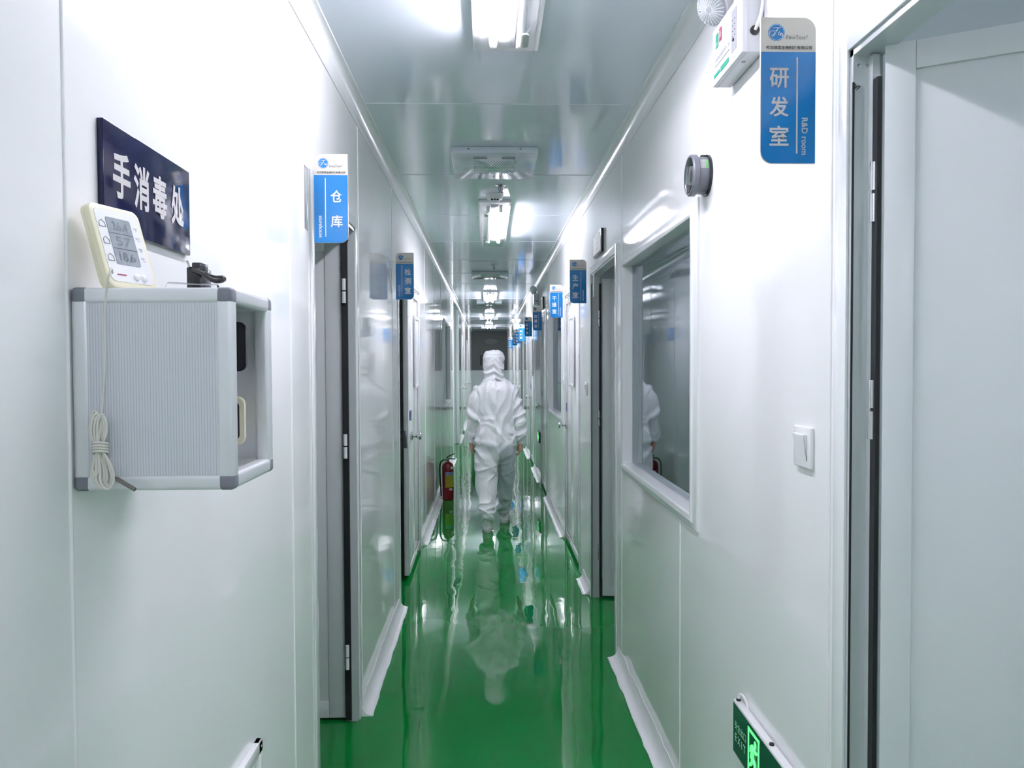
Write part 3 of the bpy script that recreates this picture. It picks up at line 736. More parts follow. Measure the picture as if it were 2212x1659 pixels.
# black plug with its looped lead, and the clear tray
t = thing('black_plug', (-.50, 1.20, CZ1), 'black power adapter with a wavy lead lying on the cabinet top', 'adapter')
o = at_y(405, 600, 1.115); 
bm = B(); obox(bm, Vector((o.x - .003, 1.118, CZ1 - .001)), Vector((.020, .0, 0)), Vector((0, .045, 0)), Vector((0, 0, .0385)), .0025); obj('body', bm, BLKPL, t)
p = at_y(432, 585, 1.125)
bm = B(); obox(bm, Vector((p.x - .010, 1.120, p.z - .001)), Vector((.014, 0, 0)), Vector((0, .028, 0)), Vector((0, 0, .0125)), .0018); obj('socket', bm, BLKPL, t)
bm = B()
for i in range(4): q = at_y(405 + i * 1.2, 565 + i * 3.6, 1.117); cyl(bm, q, q + Vector((0, -.002, 0)), .0015, seg=8)
obj('studs', bm, STEEL, t)
bm = B(); tube(bm, [at_y(x, y, yy) for x, y, yy in ((416, 583, 1.117), (428, 587, 1.113), (440, 592, 1.108), (450, 600, 1.104), (462, 606, 1.10), (474, 607, 1.098), (483, 604, 1.098), (481, 600, 1.11), (466, 600, 1.12), (452, 596, 1.125), (440, 590, 1.125))], .0034); obj('lead', bm, BLKPL, t)
a = at_y(360, 602, 1.06)
t = tag(obj('clear_case', (lambda bm: (obox(bm, Vector((a.x, 1.060, CZ1)), Vector((.060, .030, 0)), Vector((-.010, .020, 0)), Vector((0, 0, .010)), .003), bm)[1])(B()), ACRYL, at=(a.x, 1.06, CZ1)), 'flat clear plastic case lying on the cabinet top beside the thermometer', 'plastic case')

t = thing('wall_grille', (XL, 1.66, .45), 'white framed vent plate low on the left wall, cut by the bottom edge', 'wall vent')
bm = B(); y0, y1, z0, z1 = 1.50, 1.815, .30, .622
for q in ((y0, y0 + .03, z0, z1), (y1 - .03, y1, z0, z1), (y0, y1, z0, z0 + .03), (y0, y1, z1 - .03, z1)): box(bm, XL, XL + .016, *q, .003)
obj('frame', bm, WHITEPL, t)
bm = B(); box(bm, XL, XL + .006, y0 + .03, y1 - .03, z0 + .03, z1 - .03); obj('plate', bm, PAPER, t)
bm = B(); lathe(bm, [(.004, 0), (.003, .0015), (.001, .002)], (XL + .016, y1 - .012, z1 - .015), (1, 0, 0), 10); obj('screw', bm, DSTEEL, t)

# ------------------------------------------------------------------ right wall fittings
def switch(loc, label):
    x, y, z = loc; t = thing('light_switch', loc, label, 'light switch', 'white rocker switches on the right wall')
    bm = B(); box(bm, x - .009, x, y - .043, y + .043, z - .043, z + .043, .0035, 3); obj('plate', bm, WHITEPL, t)
    bm = B(); v = [(x - .009, y - .028, z - .026), (x - .009, y + .028, z - .026), (x - .009, y + .028, z + .028), (x - .009, y - .028, z + .028),
                   (x - .010, y - .028, z - .026), (x - .010, y + .028, z - .026), (x - .0175, y + .028, z + .027), (x - .0175, y - .028, z + .027)]
    vs = [bm.verts.new(q) for q in v]
    for f in ((0, 1, 2, 3), (4, 5, 6, 7), (0, 1, 5, 4), (2, 3, 7, 6), (1, 2, 6, 5), (3, 0, 4, 7)): bm.faces.new([vs[i] for i in f])
    bmesh.ops.bevel(bm, geom=list(bm.edges), offset=.0012, segments=2, affect='EDGES'); rk = obj('rocker', bm, WHITEPL, t)
    return t
sw = switch((XR, 1.575, 1.325), 'white rocker light switch beside the open door at the right')
dup(sw, Vector((XR, 5.12, 1.33)), 'white light switch between the production and drying room doors')
dup(sw, Vector((XR, 6.63, 1.33)), 'white light switch between the drying room door and second window')

def emergency_light(loc, label, near=True):
    """loc: wall point at the middle of the box bottom"""
    x, y, z = loc; L, Hh, D = .24, .147, .054
    t = thing('emergency_light', loc, label, 'emergency light', 'twin head emergency lights on the right wall')
    bm = B(); box(bm, x - D, x - .003, y - L / 2, y + L / 2, z, z + Hh, .004); box(bm, x - D + .012, x - D + .0135, y - L / 2 - .0008, y + L / 2 + .0008, z - .0008, z + Hh); obj('housing', bm, mat('pale grey casing', (.66, .67, .70), .35), t)
    fx = x - D - .0006; U, V = Vector((0, -1, 0)), Vector((0, 0, 1))      # reading direction runs towards the viewer
    def q(a, b): return Vector((fx, y + L / 2 - a * L, z + b * Hh))
    bm = B(); box(bm, fx - .0003, fx + .001, y - L * .33, y - L * .18, z + Hh * .18, z + Hh * .86); pl = obj('indicator_panel', bm, mat('grey film', (.27, .28, .31), .4), t)
    bm = B()
    for i in range(4):
        for kx in (0, 1): cyl(bm, (fx - .0004, y - L * (.23 + .06 * kx), z + Hh * (.42 + .09 * i)), (fx - .0012, y - L * (.23 + .06 * kx), z + Hh * (.42 + .09 * i)), .0014, seg=8)
    cyl(bm, (fx - .0004, y - L * .25, z + Hh * .36), (fx - .003, y - L * .25, z + Hh * .36), .004, seg=10); obj('indicator_dots', bm, INKK, pl)
    bm = B(); plate(bm, q(.18, .72), U, V, rpoly(.022, .036, (.001,) * 4), (-.0005, 0, 0)); plate(bm, q(.18, .14), U, V, rpoly(.050, .009, (0,) * 4), (-.0004, 0, 0)); plate(bm, q(.45, .14), U, V, rpoly(.065, .013, (0,) * 4), (-.0005, 0, 0)); obj('green_print', bm, GRN, t)
    bm = B(); plate(bm, q(.30, .76), U, V, rpoly(.019, .034, (.001,) * 4), (-.0005, 0, 0)); obj('red_print', bm, MAG, t)
    if near:
        bm = B(); text(bm, '消防应急照明灯具', 0, q(.37, .40), U, V, fit=(.125, .013)); box(bm, fx - .0004, fx + .0003, y + L * (.5 - .62), y + L * (.5 - .12), z + Hh * .29, z + Hh * .30); obj('lettering', bm, INKG, t)
        bm = B(); text(bm, '应急', 0, q(.18, .66) + Vector((-.0006, 0, 0)), U, V, fit=(.016, .010)); text(bm, '消', 0, q(.30, .76) + Vector((-.0006, 0, 0)), U, V, fit=(.012, .018)); obj('print_symbols', bm, INKW, t)
    for sy in (1, -1):
        c = Vector((x - .058, y + sy * .075 + (.01 if sy > 0 else 0), z + Hh + .052)); n = Vector((-.62, -.42, -.5)).normalized()
        bm = B(); lathe(bm, [(.030, -.030), (.042, -.022), (.047, .0), (.047, .012), (.044, .015)], c, n, 32); hd = obj('lamp_head', bm, WHITEPL, t)
        bm = B(); lathe(bm, [(.0435, .0152), (.040, .020), (.024, .0265), (.004, .0285)], c, n, 32); obj('lens', bm, mat('clear faceted lens', (.46, .49, .53), .12, bump=1, bscale=120, dist=.004) if near and sy > 0 else FROST, hd)
        u, v = frame_of(n); bm = B()
        for i in range(24):
            a = 2 * pi * i / 24; k_ = u * cos(a) + v * sin(a); tube(bm, [c + n * .0285 + k_ * .008, c + n * .0265 + k_ * .024, c + n * .0205 + k_ * .040], .0012, 5, 2)
        obj('lens_ribs', bm, FROST, hd)
        bm = B(); obox(bm, Vector((x - .045, c.y - .018, z + Hh - .001)), Vector((.02, 0, 0)), Vector((0, .030, 0)), Vector((0, 0, .034)), .003); obj('bracket', bm, GREYPL, t)
    ny = y - L / 2
    bm = B(); lathe(bm, [(.011, 0), (.011, .005), (.006, .006)], (x - .024, ny, z + .050), (0, -1, 0), 18); obj('grommet', bm, BLACK, t)
    bm = B(); tube(bm, [(x - .024, ny - .004, z + .050), (x - .020, ny - .012, z + .062), (x - .012, ny - .014, z + .09), (x - .006, ny - .010, z + .14), (x - .005, ny - .006, z + .22), (x - .005, ny - .004, ZC - .07)], .004); obj('power_cable', bm, WHITEPL, t)
    bm = B(); cyl(bm, (x - .030, y - .06, z - .002), (x - .030, y - .06, z + .002), .005, seg=12); obj('screw', bm, DSTEEL, t)
    return t
emergency_light((XR, 1.945, 2.232), 'white emergency light box with two round lamp heads above the nearest window')
e2 = emergency_light((XR, 10.15, 2.26), 'grey looking emergency light high on the right wall, above two far doors', False)
dup(e2, Vector((XR, 17.9, 2.28)), 'tiny emergency light high on the right wall near the far end')

# pressure gauge
gx, gy, gz = XR, 2.300, 2.056
t = thing('pressure_gauge', (gx, gy, gz), 'round grey pressure gauge on the right wall above the window', 'gauge')
bm = B(); lathe(bm, [(.052, 0), (.054, .004), (.054, .034), (.0565, .036), (.0565, .037), (.0605, .038), (.0605, .052), (.057, .056), (.053, .056), (.051, .050)], (gx, gy, gz), (-1, 0, 0), 48); obj('housing', bm, mat('dark grey casting', (.13, .14, .165), .35), t)
bm = B(); lathe(bm, [(.0507, 0), (.0507, .001), (.001, .0012)], (gx - .049, gy, gz), (-1, 0, 0), 40); dl = obj('dial', bm, PAPER, t)
bm = B(); tube(bm, [(gx - .0515, gy - .030, gz + .018), (gx - .0515, gy + .02, gz - .012)], .0009, 6, 0); obj('needle', bm, MAG, dl)
bm = B()
for i in range(21):
    a = radians(-30 + 240 * i / 20); e = Vector((0, cos(a), sin(a))); c = Vector((gx - .0512, gy, gz)); r0 = .036 if i % 5 else .032
    tube(bm, [c + e * r0, c + e * .042], .0005, 4, 0)
obj('scale_marks', bm, INKK, dl)
bm = B(); lathe(bm, [(.0515, 0), (.050, .004), (.030, .0085), (.001, .010)], (gx - .053, gy, gz), (-1, 0, 0), 40); obj('lens', bm, clear_mat('gauge lens', (.95, .96, .97), .45), t)
bm = B(); lathe(bm, [(.0605, 0), (.0605, .006)], (gx - .0, gy, gz), (-1, 0, 0), 40); obj('back_ring', bm, BLKPL, t)
for a in (100, 215):
    e = Vector((0, -cos(radians(a)), sin(radians(a)))); c = Vector((gx - .008, gy, gz)) + e * .058
    bm = B(); box(bm, c.x - .010, c.x + .006, c.y - .008, c.y + .008, c.z - .006, c.z + .006, .002); obj('lug', bm, BLKPL, t)
bm = B(); pts = []
for (x0, x1, m, nm) in ((-.036, -.018, PAPER, 'sticker'), (-.018, -.010, LIME, 'sticker_band')):
    bm = B(); rows = []
    for i in range(9):
        a = radians(135 + 35 * i / 8); rows.append([bm.verts.new((gx + xx, gy + .0546 * cos(a), gz + .0546 * sin(a))) for xx in (x0, x1)])
    for p_, q_ in zip(rows, rows[1:]): bm.faces.new((p_[0], p_[1], q_[1], q_[0]))
    bmesh.ops.solidify(bm, geom=list(bm.faces), thickness=.0004)
    obj(nm, bm, m, t)

# framed card over the production door, and one farther on
def card(y0, y1, z0, z1, label):
    t = thing('framed_card', (XR, (y0 + y1) / 2, z0), label, 'framed card', 'black framed cards above the doors')
    bm = B(); box(bm, XR - .016, XR, y0, y1, z0, z1, .002); obj('frame', bm, BLKPL, t)
    bm = B(); box(bm, XR - .0175, XR - .015, y0 + .012, y1 - .012, z0 + .012, z1 - .012); cdd = obj('card', bm, PAPER, t)
    bm = B(); 
    for i in range(3): text(bm, '洁净区', 0, (XR - .0177, (y0 + y1) / 2, z1 - .032 - .032 * i), (0, -1, 0), (0, 0, 1), fit=((y1 - y0) * (.5 - .08 * i), .014))
    obj('faint_print', bm, mat('faint print', (.55, .57, .6), .6), cdd)
card(4.36, 4.67, 2.128, 2.262, 'small black framed white card above the production room doorway')
card(9.0, 9.3, 2.14, 2.275, 'small black framed card above the door past the second window')

# exit signs
def exit_sign(loc, label, full=True):
    """loc: wall point at the far top corner"""
    x, y, z = loc; L, Hh, D = .355, .138, .024
    t = thing('exit_sign', loc, label, 'exit sign', 'green exit signs low on the right wall')
    bm = B(); box(bm, x - D, x - .004, y - L, y, z - Hh, z, .002); obj('case', bm, WHITEPL if full else BLKPL, t)
    bm = B(); box(bm, x - D - .0012, x - D + .001, y - L + .006, y - .004, z - Hh + .006, z - .006); fc = obj('face', bm, EXITG, t)
    fx = x - D - .0016; U, V = Vector((0, -1, 0)), Vector((0, 0, 1)); o = Vector((fx, y, z - Hh / 2))
    bm = B(); text(bm, '安全出口', 0, o + U * .062 + V * .013, U, V, fit=(.085, .022)); text(bm, 'E X I T', 0, o + U * .062 - V * .018, U, V, bold=.01, fit=(.078, .020)); obj('lettering', bm, EXITT, t)
    c = o + U * .158; bm = B(); w_, h_, b_ = .078, .108, .008
    for a, b, ww, hh in ((0, h_ / 2 - b_ / 2, w_, b_), (0, -h_ / 2 + b_ / 2, w_, b_), (-w_ / 2 + b_ / 2, 0, b_, h_), (w_ / 2 - b_ / 2, 0, b_, h_)):
        plate(bm, c + U * a + V * b, U, V, rpoly(ww, hh, (0,) * 4), (-.0006, 0, 0))
    plate(bm, c + U * .012 + V * .031, U, V, [(.0085 * cos(2 * pi * i / 16), .0085 * sin(2 * pi * i / 16)) for i in range(16)], (-.0006, 0, 0))
    def limb(p, r_): tube(bm, [c + U * a + V * b for a, b in p], r_, 8, 4)
    limb(((.004, .018), (-.002, .006), (-.004, -.008)), .0068)
    limb(((.004, .022), (.018, .012), (.026, .018)), .0030); limb(((-.002, .022), (-.017, .014), (-.020, .000)), .0030)
    limb(((-.003, -.008), (.012, -.016), (.012, -.038)), .0040); limb(((-.005, -.010), (-.012, -.026), (-.028, -.036)), .0040)
    obj('running_figure', bm, EXITL, t)
    bm = B(); text(bm, '➜', 0, o + U * .275, U, V, fit=(.09, .06)); obj('arrow', bm, EXITL, t)
    if full:
        for yy in (y - .012, y - .245):
            bm = B(); lathe(bm, [(.006, 0), (.006, .004), (.003, .006)], (x - .014, yy, z), (0, 0, 1), 14); obj('grommet', bm, BLKPL, t)
        bm = B(); tube(bm, [(x - .014, y - .012, z + .004), (x - .012, y - .014, z + .016), (x - .007, y - .030, z + .018), (x - .004, y - .05, z + .004), (x - .004, y - .06, z - .02)], .0035); obj('power_cable', bm, WHITEPL, t)
    return t
exit_sign((XR, 1.965, .628), 'green exit sign box with a running figure, low by the near right door')
exit_sign((XR, 9.95, .64), 'small green exit sign far away, low on the right wall', False)

# ------------------------------------------------------------------ fire extinguisher
ex, ey = -.446, 8.5
t = thing('fire_extinguisher', (ex, ey, 0), 'red fire extinguisher standing on the floor by the left wall', 'fire extinguisher')
bm = B(); lathe(bm, [(.055, .0), (.062, .006), (.064, .02), (.064, .36), (.060, .385), (.046, .405), (.022, .418), (.016, .424)], (ex, ey, 0), (0, 0, 1), 36); obj('cylinder', bm, RED, t)
bm = B(); lathe(bm, [(.015, .42), (.017, .43), (.017, .452), (.012, .458)], (ex, ey, 0), (0, 0, 1), 18); obj('valve', bm, DSTEEL, t)
bm = B(); tube(bm, [(ex - .01, ey, .458), (ex + .03, ey, .452), (ex + .085, ey, .45)], .006); obj('carry_handle', bm, BLKPL, t)
bm = B(); tube(bm, [(ex - .015, ey, .462), (ex + .02, ey, .487), (ex + .075, ey, .508)], .006); obj('squeeze_lever', bm, BLKPL, t)
bm = B(); tube(bm, [(ex - .012, ey - .005, .440), (ex - .045, ey - .01, .442), (ex - .082, ey - .015, .405), (ex - .088, ey - .02, .30), (ex - .078, ey - .025, .15), (ex - .074, ey - .02, .04)], .009); obj('hose', bm, BLKPL, t)
def wrap(nm, m, a0, a1, z0, z1, r_=.0646):
    bm = B(); rows = []
    for i in range(13):
        a = radians(a0 + (a1 - a0) * i / 12); rows.append([bm.verts.new((ex + r_ * cos(a), ey + r_ * sin(a), z)) for z in (z0, z1)])
    for p_, q_ in zip(rows, rows[1:]): bm.faces.new((p_[0], p_[1], q_[1], q_[0]))
    bmesh.ops.solidify(bm, geom=list(bm.faces), thickness=.0004); return obj(nm, bm, m, t)
lb = wrap('yellow_label', YEL, -115, 10, .145, .275); wrap('blue_label', BLUEL, -115, 10, .275, .312); wrap('inspection_tag', PAPER, -60, -25, .345, .372, .0646); wrap('small_tag', PAPER, -75, -40, .112, .138)
bm = B()
for i in range(7):
    a0, a1 = radians(-108), radians(-5 if i % 3 else -40); z = .262 - .017 * i
    tube(bm, [(ex + .0652 * cos(a0 + (a1 - a0) * k_ / 8), ey + .0652 * sin(a0 + (a1 - a0) * k_ / 8), z) for k_ in range(9)], .0009, 4, 0)
obj('printed_lines', bm, INKG, lb)

# equipment glimpsed through the gap of the testing room door
t = thing('equipment_rack', (-.87, 6.55, 0), 'black equipment rack glimpsed through the testing room door gap', 'equipment rack')
bm = B(); box(bm, -1.10, -.655, 6.35, 6.75, .02, .50, .006); obj('cabinet', bm, BLKPL, t)
bm = B(); box(bm, -1.0, -.665, 6.4, 6.7, .80, .86, .005); box(bm, -.70, -.672, 6.42, 6.68, .5, .8); obj('white_shelf', bm, WHITEPL, t)
bm = B(); tube(bm, [(-.672, 6.38, .80), (-.655, 6.37, .70), (-.668, 6.36, .6), (-.66, 6.38, .5)], .004); obj('wire', bm, BLACK, t)
bm = B(); box(bm, -.9, -.668, 6.42, 6.66, .86, .93, .006); obj('instrument', bm, DSTEEL, t)

# end wall fittings
t = thing('wall_screen', (-.19, Y1 - .02, 1.42), 'small black panel on the dark end wall, left of the hood', 'screen')
bm = B(); box(bm, -.265, -.10, Y1 - .05, Y1 - .02, 1.43, 1.77, .005); obj('casing', bm, BLKPL, t)
bm = B(); box(bm, -.255, -.11, Y1 - .052, Y1 - .0495, 1.44, 1.76); obj('display', bm, BLACK, t)
t = tag(obj('wall_emblem', (lambda bm: (plate(bm, (.10, Y1 - .02, 2.24), (1, 0, 0), (0, 0, 1), [(.22 * cos(2 * pi * i / 32), .09 * sin(2 * pi * i / 32)) for i in range(32)], (0, -.008, 0)), bm)[1])(B()), mat('dull grey emblem', (.14, .16, .165), .4), at=(.10, Y1 - .02, 2.24)), 'dull oval emblem high on the dark end wall', 'emblem')

# ------------------------------------------------------------------ the person
def loft(bm, rings, seg=20):
    """rings: (x, y, z, rx, ry) horizontal ellipses, closed with caps"""
    rows = [[bm.verts.new((x + rx * cos(2 * pi * i / seg), y + ry * sin(2 * pi * i / seg), z)) for i in range(seg)] for x, y, z, rx, ry in rings]
    for a, b in zip(rows, rows[1:]):
        for i in range(seg):
            j = (i + 1) % seg; bm.faces.new((a[i], a[j], b[j], b[i]))
    bm.faces.new(rows[0][::-1]); bm.faces.new(rows[-1])
def dens(rings, n=5):
    out = []
    for i in range(len(rings) - 1):
        p0, p1, p2, p3 = [rings[max(0, min(len(rings) - 1, i + k_))] for k_ in (-1, 0, 1, 2)]
        for k_ in range(n):
            u = k_ / n; out.append(tuple(.5 * (2 * b + (c - a) * u + (2 * a - 5 * b + 4 * c - d_) * u * u + (3 * b - a - 3 * c + d_) * u ** 3) for a, b, c, d_ in zip(p0, p1, p2, p3)))
    return out + [rings[-1]]
def fuse(bm, voxel, smooth=4):
    """one continuous surface from overlapping closed shells"""
    bmesh.ops.recalc_face_normals(bm, faces=bm.faces)
    me = bpy.data.meshes.new('tmp'); bm.to_mesh(me); bm.free()
    o = bpy.data.objects.new('tmp', me); COL.objects.link(o)
    m = o.modifiers.new('r', 'REMESH'); m.mode = 'VOXEL'; m.voxel_size = voxel; m.use_smooth_shade = True
    s = o.modifiers.new('s', 'SMOOTH'); s.iterations = smooth; s.factor = .5
    bpy.context.view_layer.update()
    r = bpy.data.meshes.new_from_object(o.evaluated_get(bpy.context.evaluated_depsgraph_get()))
    bpy.data.objects.remove(o); bpy.data.meshes.remove(me)
    out = bmesh.new(); out.from_mesh(r); bpy.data.meshes.remove(r); return out
PX, PY = .067, 7.06
trunk = [(.082, 7.05, .60, .060, .07), (.075, 7.05, .64, .155, .115), (.066, 7.045, .72, .183, .130), (.062, 7.045, .80, .187, .132), (.064, 7.05, .87, .178, .126),
         (.072, 7.055, .97, .163, .115), (.074, 7.06, 1.10, .168, .118), (.072, 7.065, 1.21, .178, .122), (.070, 7.07, 1.275, .176, .112), (.066, 7.075, 1.32, .140, .092),
         (.060, 7.08, 1.352, .098, .082), (.056, 7.09, 1.39, .080, .078), (.056, 7.10, 1.42, .070, .072)]
arm_l = [(-.070, 7.075, 1.300, .02, .03), (-.082, 7.07, 1.275, .046, .062), (-.108, 7.065, 1.20, .054, .062), (-.136, 7.06, 1.10, .052, .058), (-.143, 7.06, .99, .055, .055), (-.158, 7.08, .91, .047, .05), (-.167, 7.10, .845, .043, .046), (-.164, 7.115, .795, .030, .034), (-.163, 7.12, .775, .026, .03)]
arm_r = [(.208, 7.075, 1.305, .02, .03), (.216, 7.07, 1.280, .046, .062), (.238, 7.06, 1.20, .053, .062), (.275, 7.04, 1.10, .053, .058), (.288, 7.03, .99, .053, .055), (.297, 7.03, .91, .049, .05), (.301, 7.035, .845, .048, .046), (.297, 7.04, .795, .032, .034), (.295, 7.045, .775, .027, .03)]
leg_l = [(-.010, 7.04, .80, .10, .11), (-.016, 7.035, .69, .108, .115), (-.021, 7.025, .55, .100, .103), (-.024, 7.01, .44, .096, .096), (-.022, 6.975, .36, .084, .088), (-.018, 6.93, .26, .074, .080), (-.012, 6.89, .17, .064, .072), (-.008, 6.875, .135, .066, .074), (-.006, 6.87, .108, .055, .062)]
leg_r = [(.148, 7.05, .80, .095, .11), (.160, 7.06, .69, .088, .110), (.166, 7.09, .55, .078, .098), (.162, 7.13, .44, .073, .088), (.152, 7.17, .32, .067, .080), (.145, 7.22, .19, .060, .070), (.147, 7.25, .13, .063, .072), (.148, 7.262, .098, .054, .06)]
P = thing('person', (PX, PY, 0), 'person in a white hooded cleanroom coverall walking away down the corridor', 'person')
# body with head, neck, limbs and five-fingered hands in one surface
bm = B()
def thin(rs, k_): return [(x, y, z, rx * k_, ry * k_) for x, y, z, rx, ry in rs]
loft(bm, dens(thin(trunk, .72))); 
for rs in (arm_l, arm_r): loft(bm, dens(thin(rs, .50)))
for rs in (leg_l, leg_r): loft(bm, dens(thin(rs, .55)))
loft(bm, dens([(.056, 7.10, 1.36, .05, .055), (.056, 7.105, 1.42, .052, .058), (.056, 7.12, 1.455, .062, .082), (.056, 7.115, 1.50, .074, .092), (.056, 7.11, 1.545, .077, .096), (.056, 7.11, 1.58, .062, .078), (.056, 7.11, 1.60, .030, .04)]))
loft(bm, [(.056, 7.205, 1.478, .012, .012), (.056, 7.214, 1.488, .014, .014), (.056, 7.206, 1.515, .008, .010)], 10)     # nose
for s in (-1, 1): loft(bm, [(.056 + s * .078, 7.11, 1.480, .006, .010), (.056 + s * .082, 7.108, 1.50, .008, .016), (.056 + s * .080, 7.106, 1.525, .006, .014)], 10)   # ears
loft(bm, [(.056, 7.194, 1.453, .022, .008), (.056, 7.199, 1.459, .024, .010), (.056, 7.195, 1.466, .02, .008)], 10)      # lips
for (wx, wy, wz), s in (((-.163, 7.12, .775), 1), ((.295, 7.045, .775), -1)):
    loft(bm, dens([(wx, wy - .002, wz + .03, .022, .026), (wx, wy, wz, .021, .025), (wx + s * .004, wy + .006, wz - .035, .018, .036), (wx + s * .006, wy + .008, wz - .068, .015, .040)], 4), 14)
    for i, (dy, ln) in enumerate(((-.030, .052), (-.010, .064), (.012, .068), (.034, .060))):
        b = Vector((wx + s * .006, wy + .008 + dy, wz - .060))
        tube(bm, [b, b + Vector((s * .004, .004, -.45 * ln)), b + Vector((s * .020, .010, -.80 * ln)), b + Vector((s * .036, .012, -.78 * ln))], lambda q: .0088 - .002 * q, 8, 4)
    b = Vector((wx + s * .008, wy + .030, wz - .018))
    tube(bm, [b, b + Vector((s * .012, .024, -.022)), b + Vector((s * .018, .026, -.045)), b + Vector((s * .024, .020, -.062))], lambda q: .0105 - .003 * q, 8, 4)
bm = fuse(bm, .0058, 2); obj('body', bm, SKIN, P)
# the coverall
bm = B(); loft(bm, dens(trunk), 28)
for rs in (arm_l, arm_r, leg_l, leg_r): loft(bm, dens(rs), 22)
bm = fuse(bm, .008, 5); bm.normal_update()
sheer = []
def ridge(p): return 1 - abs(noise.noise(p)) * 2
def seg_near(rs, z):
    best = min(rs, key=lambda q: abs(q[2] - z)); return best
for v in bm.verts:
    p = v.co.copy(); z = p.z
    left = p.x < .085
    amp = 0.0; q = Vector((p.x, p.y, p.z))
    warp = Vector((noise.noise(q * 5), noise.noise(q * 5 + Vector((7, 1, 3))), noise.noise(q * 5 + Vector((2, 9, 4))))) * .06
    q = q + warp
    torso = abs(p.x - .073) < .165 and z > .80
    def ss(a, b, x): x = max(0, min(1, (x - a) / (b - a))); return x * x * (3 - 2 * x)
    arm = z > .76 and abs(p.x - .073) > .150 + .02 * ss(1.1, 1.28, z)
    # legs: slanted stacked folds, tighter near the ankle
    kz = 15 + 16 * max(0, (.45 - z) / .45); sl = .55 if left else -.35
    s_ = ridge(Vector((q.x * 3, q.y * 3, (q.z + sl * (q.x - .07)) * kz * .62))); s3 = ridge(Vector((q.x * 4 + 5, q.y * 4, (q.z - sl * (q.x - .07)) * kz * .55)))
    s_ = max(s_ * abs(s_), .8 * s3 * abs(s3)); a_leg = (s_ - .35) * (.020 + .026 * max(0, (.5 - z) / .5)) * (1.0 if left else .75)
    # seat: folds fanning from the crotch
    s1 = ridge(Vector((q.x * 5 + (q.z * 6 if left else -q.z * 6), q.y * 3, q.z * 9 + q.x * 6 * (1 if left else -1)))); a_hip = (s1 - .5) * .020
    # back: long soft folds, bloused above the waist
    s1 = ridge(Vector((q.x * 9 + q.z * 2.4 * (1 if p.x < .073 else -1), q.y * 4, q.z * 3.2))); s2 = ridge(Vector((q.x * 4, q.y * 3, q.z * 11 + q.x * 5)))
    a_back = (s1 - .5) * .018 + (s2 - .5) * .022 * max(0, 1 - abs(z - .90) / .17)
    s1 = ridge(Vector((q.x * 4, q.y * 4, (q.z + (.8 if left else -.8) * q.x) * 11))); a_arm = (s1 - .45) * .026
    wl, wt = 1 - ss(.58, .70, z), ss(.74, .86, z)
    amp = a_arm if arm else a_leg * wl + a_back * wt + a_hip * (1 - wl) * (1 - wt)
    if not arm and p.y < 7.06: amp -= .005 * math.exp(-((p.x - .074) / .009) ** 2) * ss(.62, .70, z)
    amp = max(amp, -.009); v.co = p + v.normal * amp
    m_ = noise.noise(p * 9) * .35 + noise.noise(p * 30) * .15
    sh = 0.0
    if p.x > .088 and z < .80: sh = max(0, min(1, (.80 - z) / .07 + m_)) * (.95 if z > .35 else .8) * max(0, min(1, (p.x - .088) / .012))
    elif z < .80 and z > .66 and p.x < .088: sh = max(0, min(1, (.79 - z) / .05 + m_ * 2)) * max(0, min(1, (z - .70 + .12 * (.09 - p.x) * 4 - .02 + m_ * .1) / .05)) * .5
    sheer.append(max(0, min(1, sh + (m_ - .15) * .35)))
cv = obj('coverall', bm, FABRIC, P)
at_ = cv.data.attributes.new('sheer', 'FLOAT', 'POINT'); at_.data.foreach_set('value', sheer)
# elastic cuffs
for nm, (x, y, z) in (('cuff', (-.163, 7.12, .777)), ('cuff', (.295, 7.045, .777))):
    bm = B(); lathe(bm, [(.024, .02), (.029, .012), (.029, .002), (.026, -.010), (.022, -.010)], (x, y, z), (0, 0, 1), 24); obj(nm, bm, FABRIC, P)
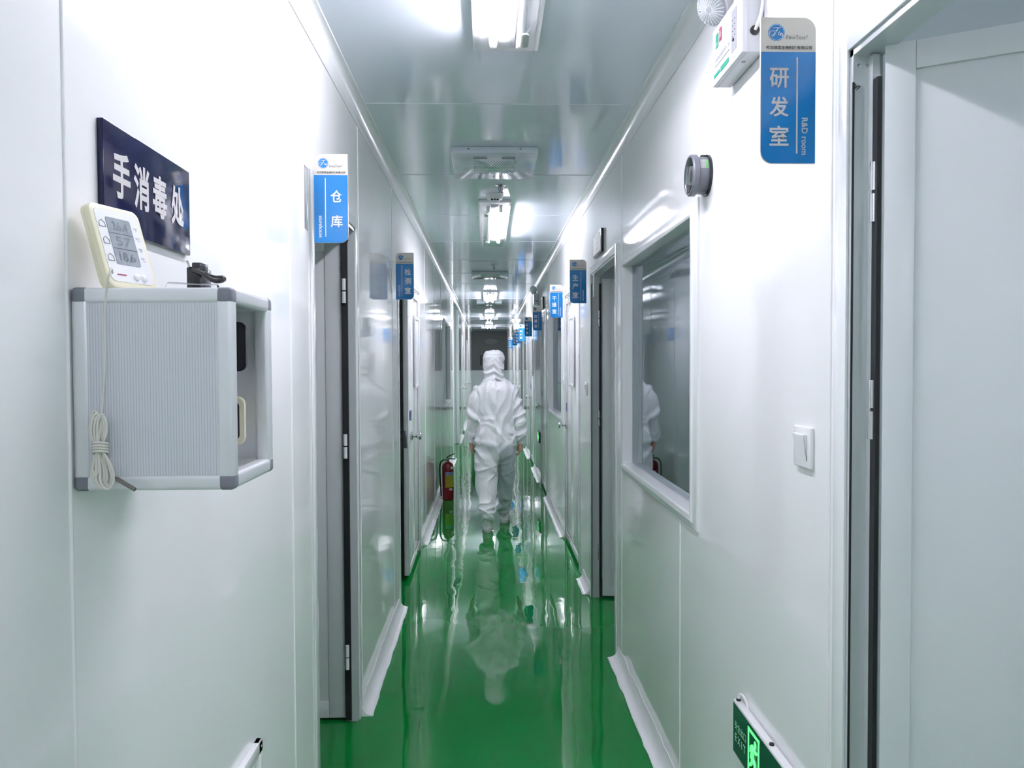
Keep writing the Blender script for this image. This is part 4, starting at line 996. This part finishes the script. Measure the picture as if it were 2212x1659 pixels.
# hood: boxy crown, creased towards the neck, open at the face
bm = B(); loft(bm, dens([(.056, 7.085, 1.345, .100, .085), (.056, 7.085, 1.375, .100, .092), (.056, 7.09, 1.405, .092, .094), (.055, 7.095, 1.44, .090, .098), (.053, 7.10, 1.49, .096, .105), (.052, 7.10, 1.54, .099, .108), (.053, 7.10, 1.58, .094, .102), (.055, 7.10, 1.604, .074, .082), (.057, 7.10, 1.616, .045, .05), (.057, 7.10, 1.619, .01, .012)]), 32)
bm = fuse(bm, .0065, 3); bm.normal_update()
for v in bm.verts:
    p = v.co.copy(); q = p + Vector((noise.noise(p * 7), noise.noise(p * 7 + Vector((3, 3, 3))), noise.noise(p * 7 + Vector((8, 2, 1))))) * .03
    a_ = .010 + .022 * max(0, min(1, (1.53 - p.z) / .12))
    s1 = ridge(Vector((q.x * 6, q.y * 5, q.z * 20 + abs(q.x - .056) * 16))); s2 = ridge(Vector((q.x * 16, q.y * 10, q.z * 5)))
    v.co = p + v.normal * ((s1 - .5) * a_ + (s2 - .5) * .005 * (1 if p.z > 1.52 else .3) - (.005 * math.exp(-((p.z - 1.575) / .006) ** 2)))
bmesh.ops.delete(bm, geom=[v for v in bm.verts if v.co.y > 7.165 and abs(v.co.x - .056) < .062 and 1.445 < v.co.z < 1.560], context='VERTS')
obj('hood', bm, HOOD, P)
# shoes
for (sx, sy, rot, pitch, lab) in ((-.003, 6.845, 4, 0, 'trailing white shoe'), (.146, 7.235, -4, 0, 'leading white shoe')):
    bm = B(); m4 = Matrix.Translation((sx, sy, 0)) @ Matrix.Rotation(radians(rot), 4, 'Z')
    loft(bm, dens([(0, .06, .012, .046, .075), (0, .062, .03, .048, .080), (0, .06, .06, .045, .072), (0, .045, .09, .042, .056), (0, .035, .125, .040, .048)], 4), 22)
    loft(bm, dens([(.0, .16, .012, .046, .072), (0, .16, .03, .046, .074), (0, .155, .05, .038, .062), (0, .15, .062, .02, .04)], 4), 22)
    bm = fuse(bm, .006, 3); bm.normal_update()
    for v in bm.verts: v.co += v.normal * (ridge(Vector((v.co.x * 12, v.co.y * 8, v.co.z * 45))) - .5) * .008 * (1 if v.co.z > .025 else 0)
    for v in bm.verts: v.co.z = max(v.co.z, .012)
    bmesh.ops.transform(bm, matrix=m4, verts=bm.verts); s_ = obj('shoe', bm, SHOE, P); s_['label'] = lab
    bm = B(); pl = []
    for i in range(40):
        a = 2 * pi * i / 40; yy = .105 + .13 * sin(a); pl.append((.047 * cos(a) * (1 - .12 * cos(2 * a)), yy, .0))
    prism(bm, pl, (0, 0, .014)); bmesh.ops.transform(bm, matrix=m4, verts=bm.verts); obj('sole', bm, SOLE, s_)
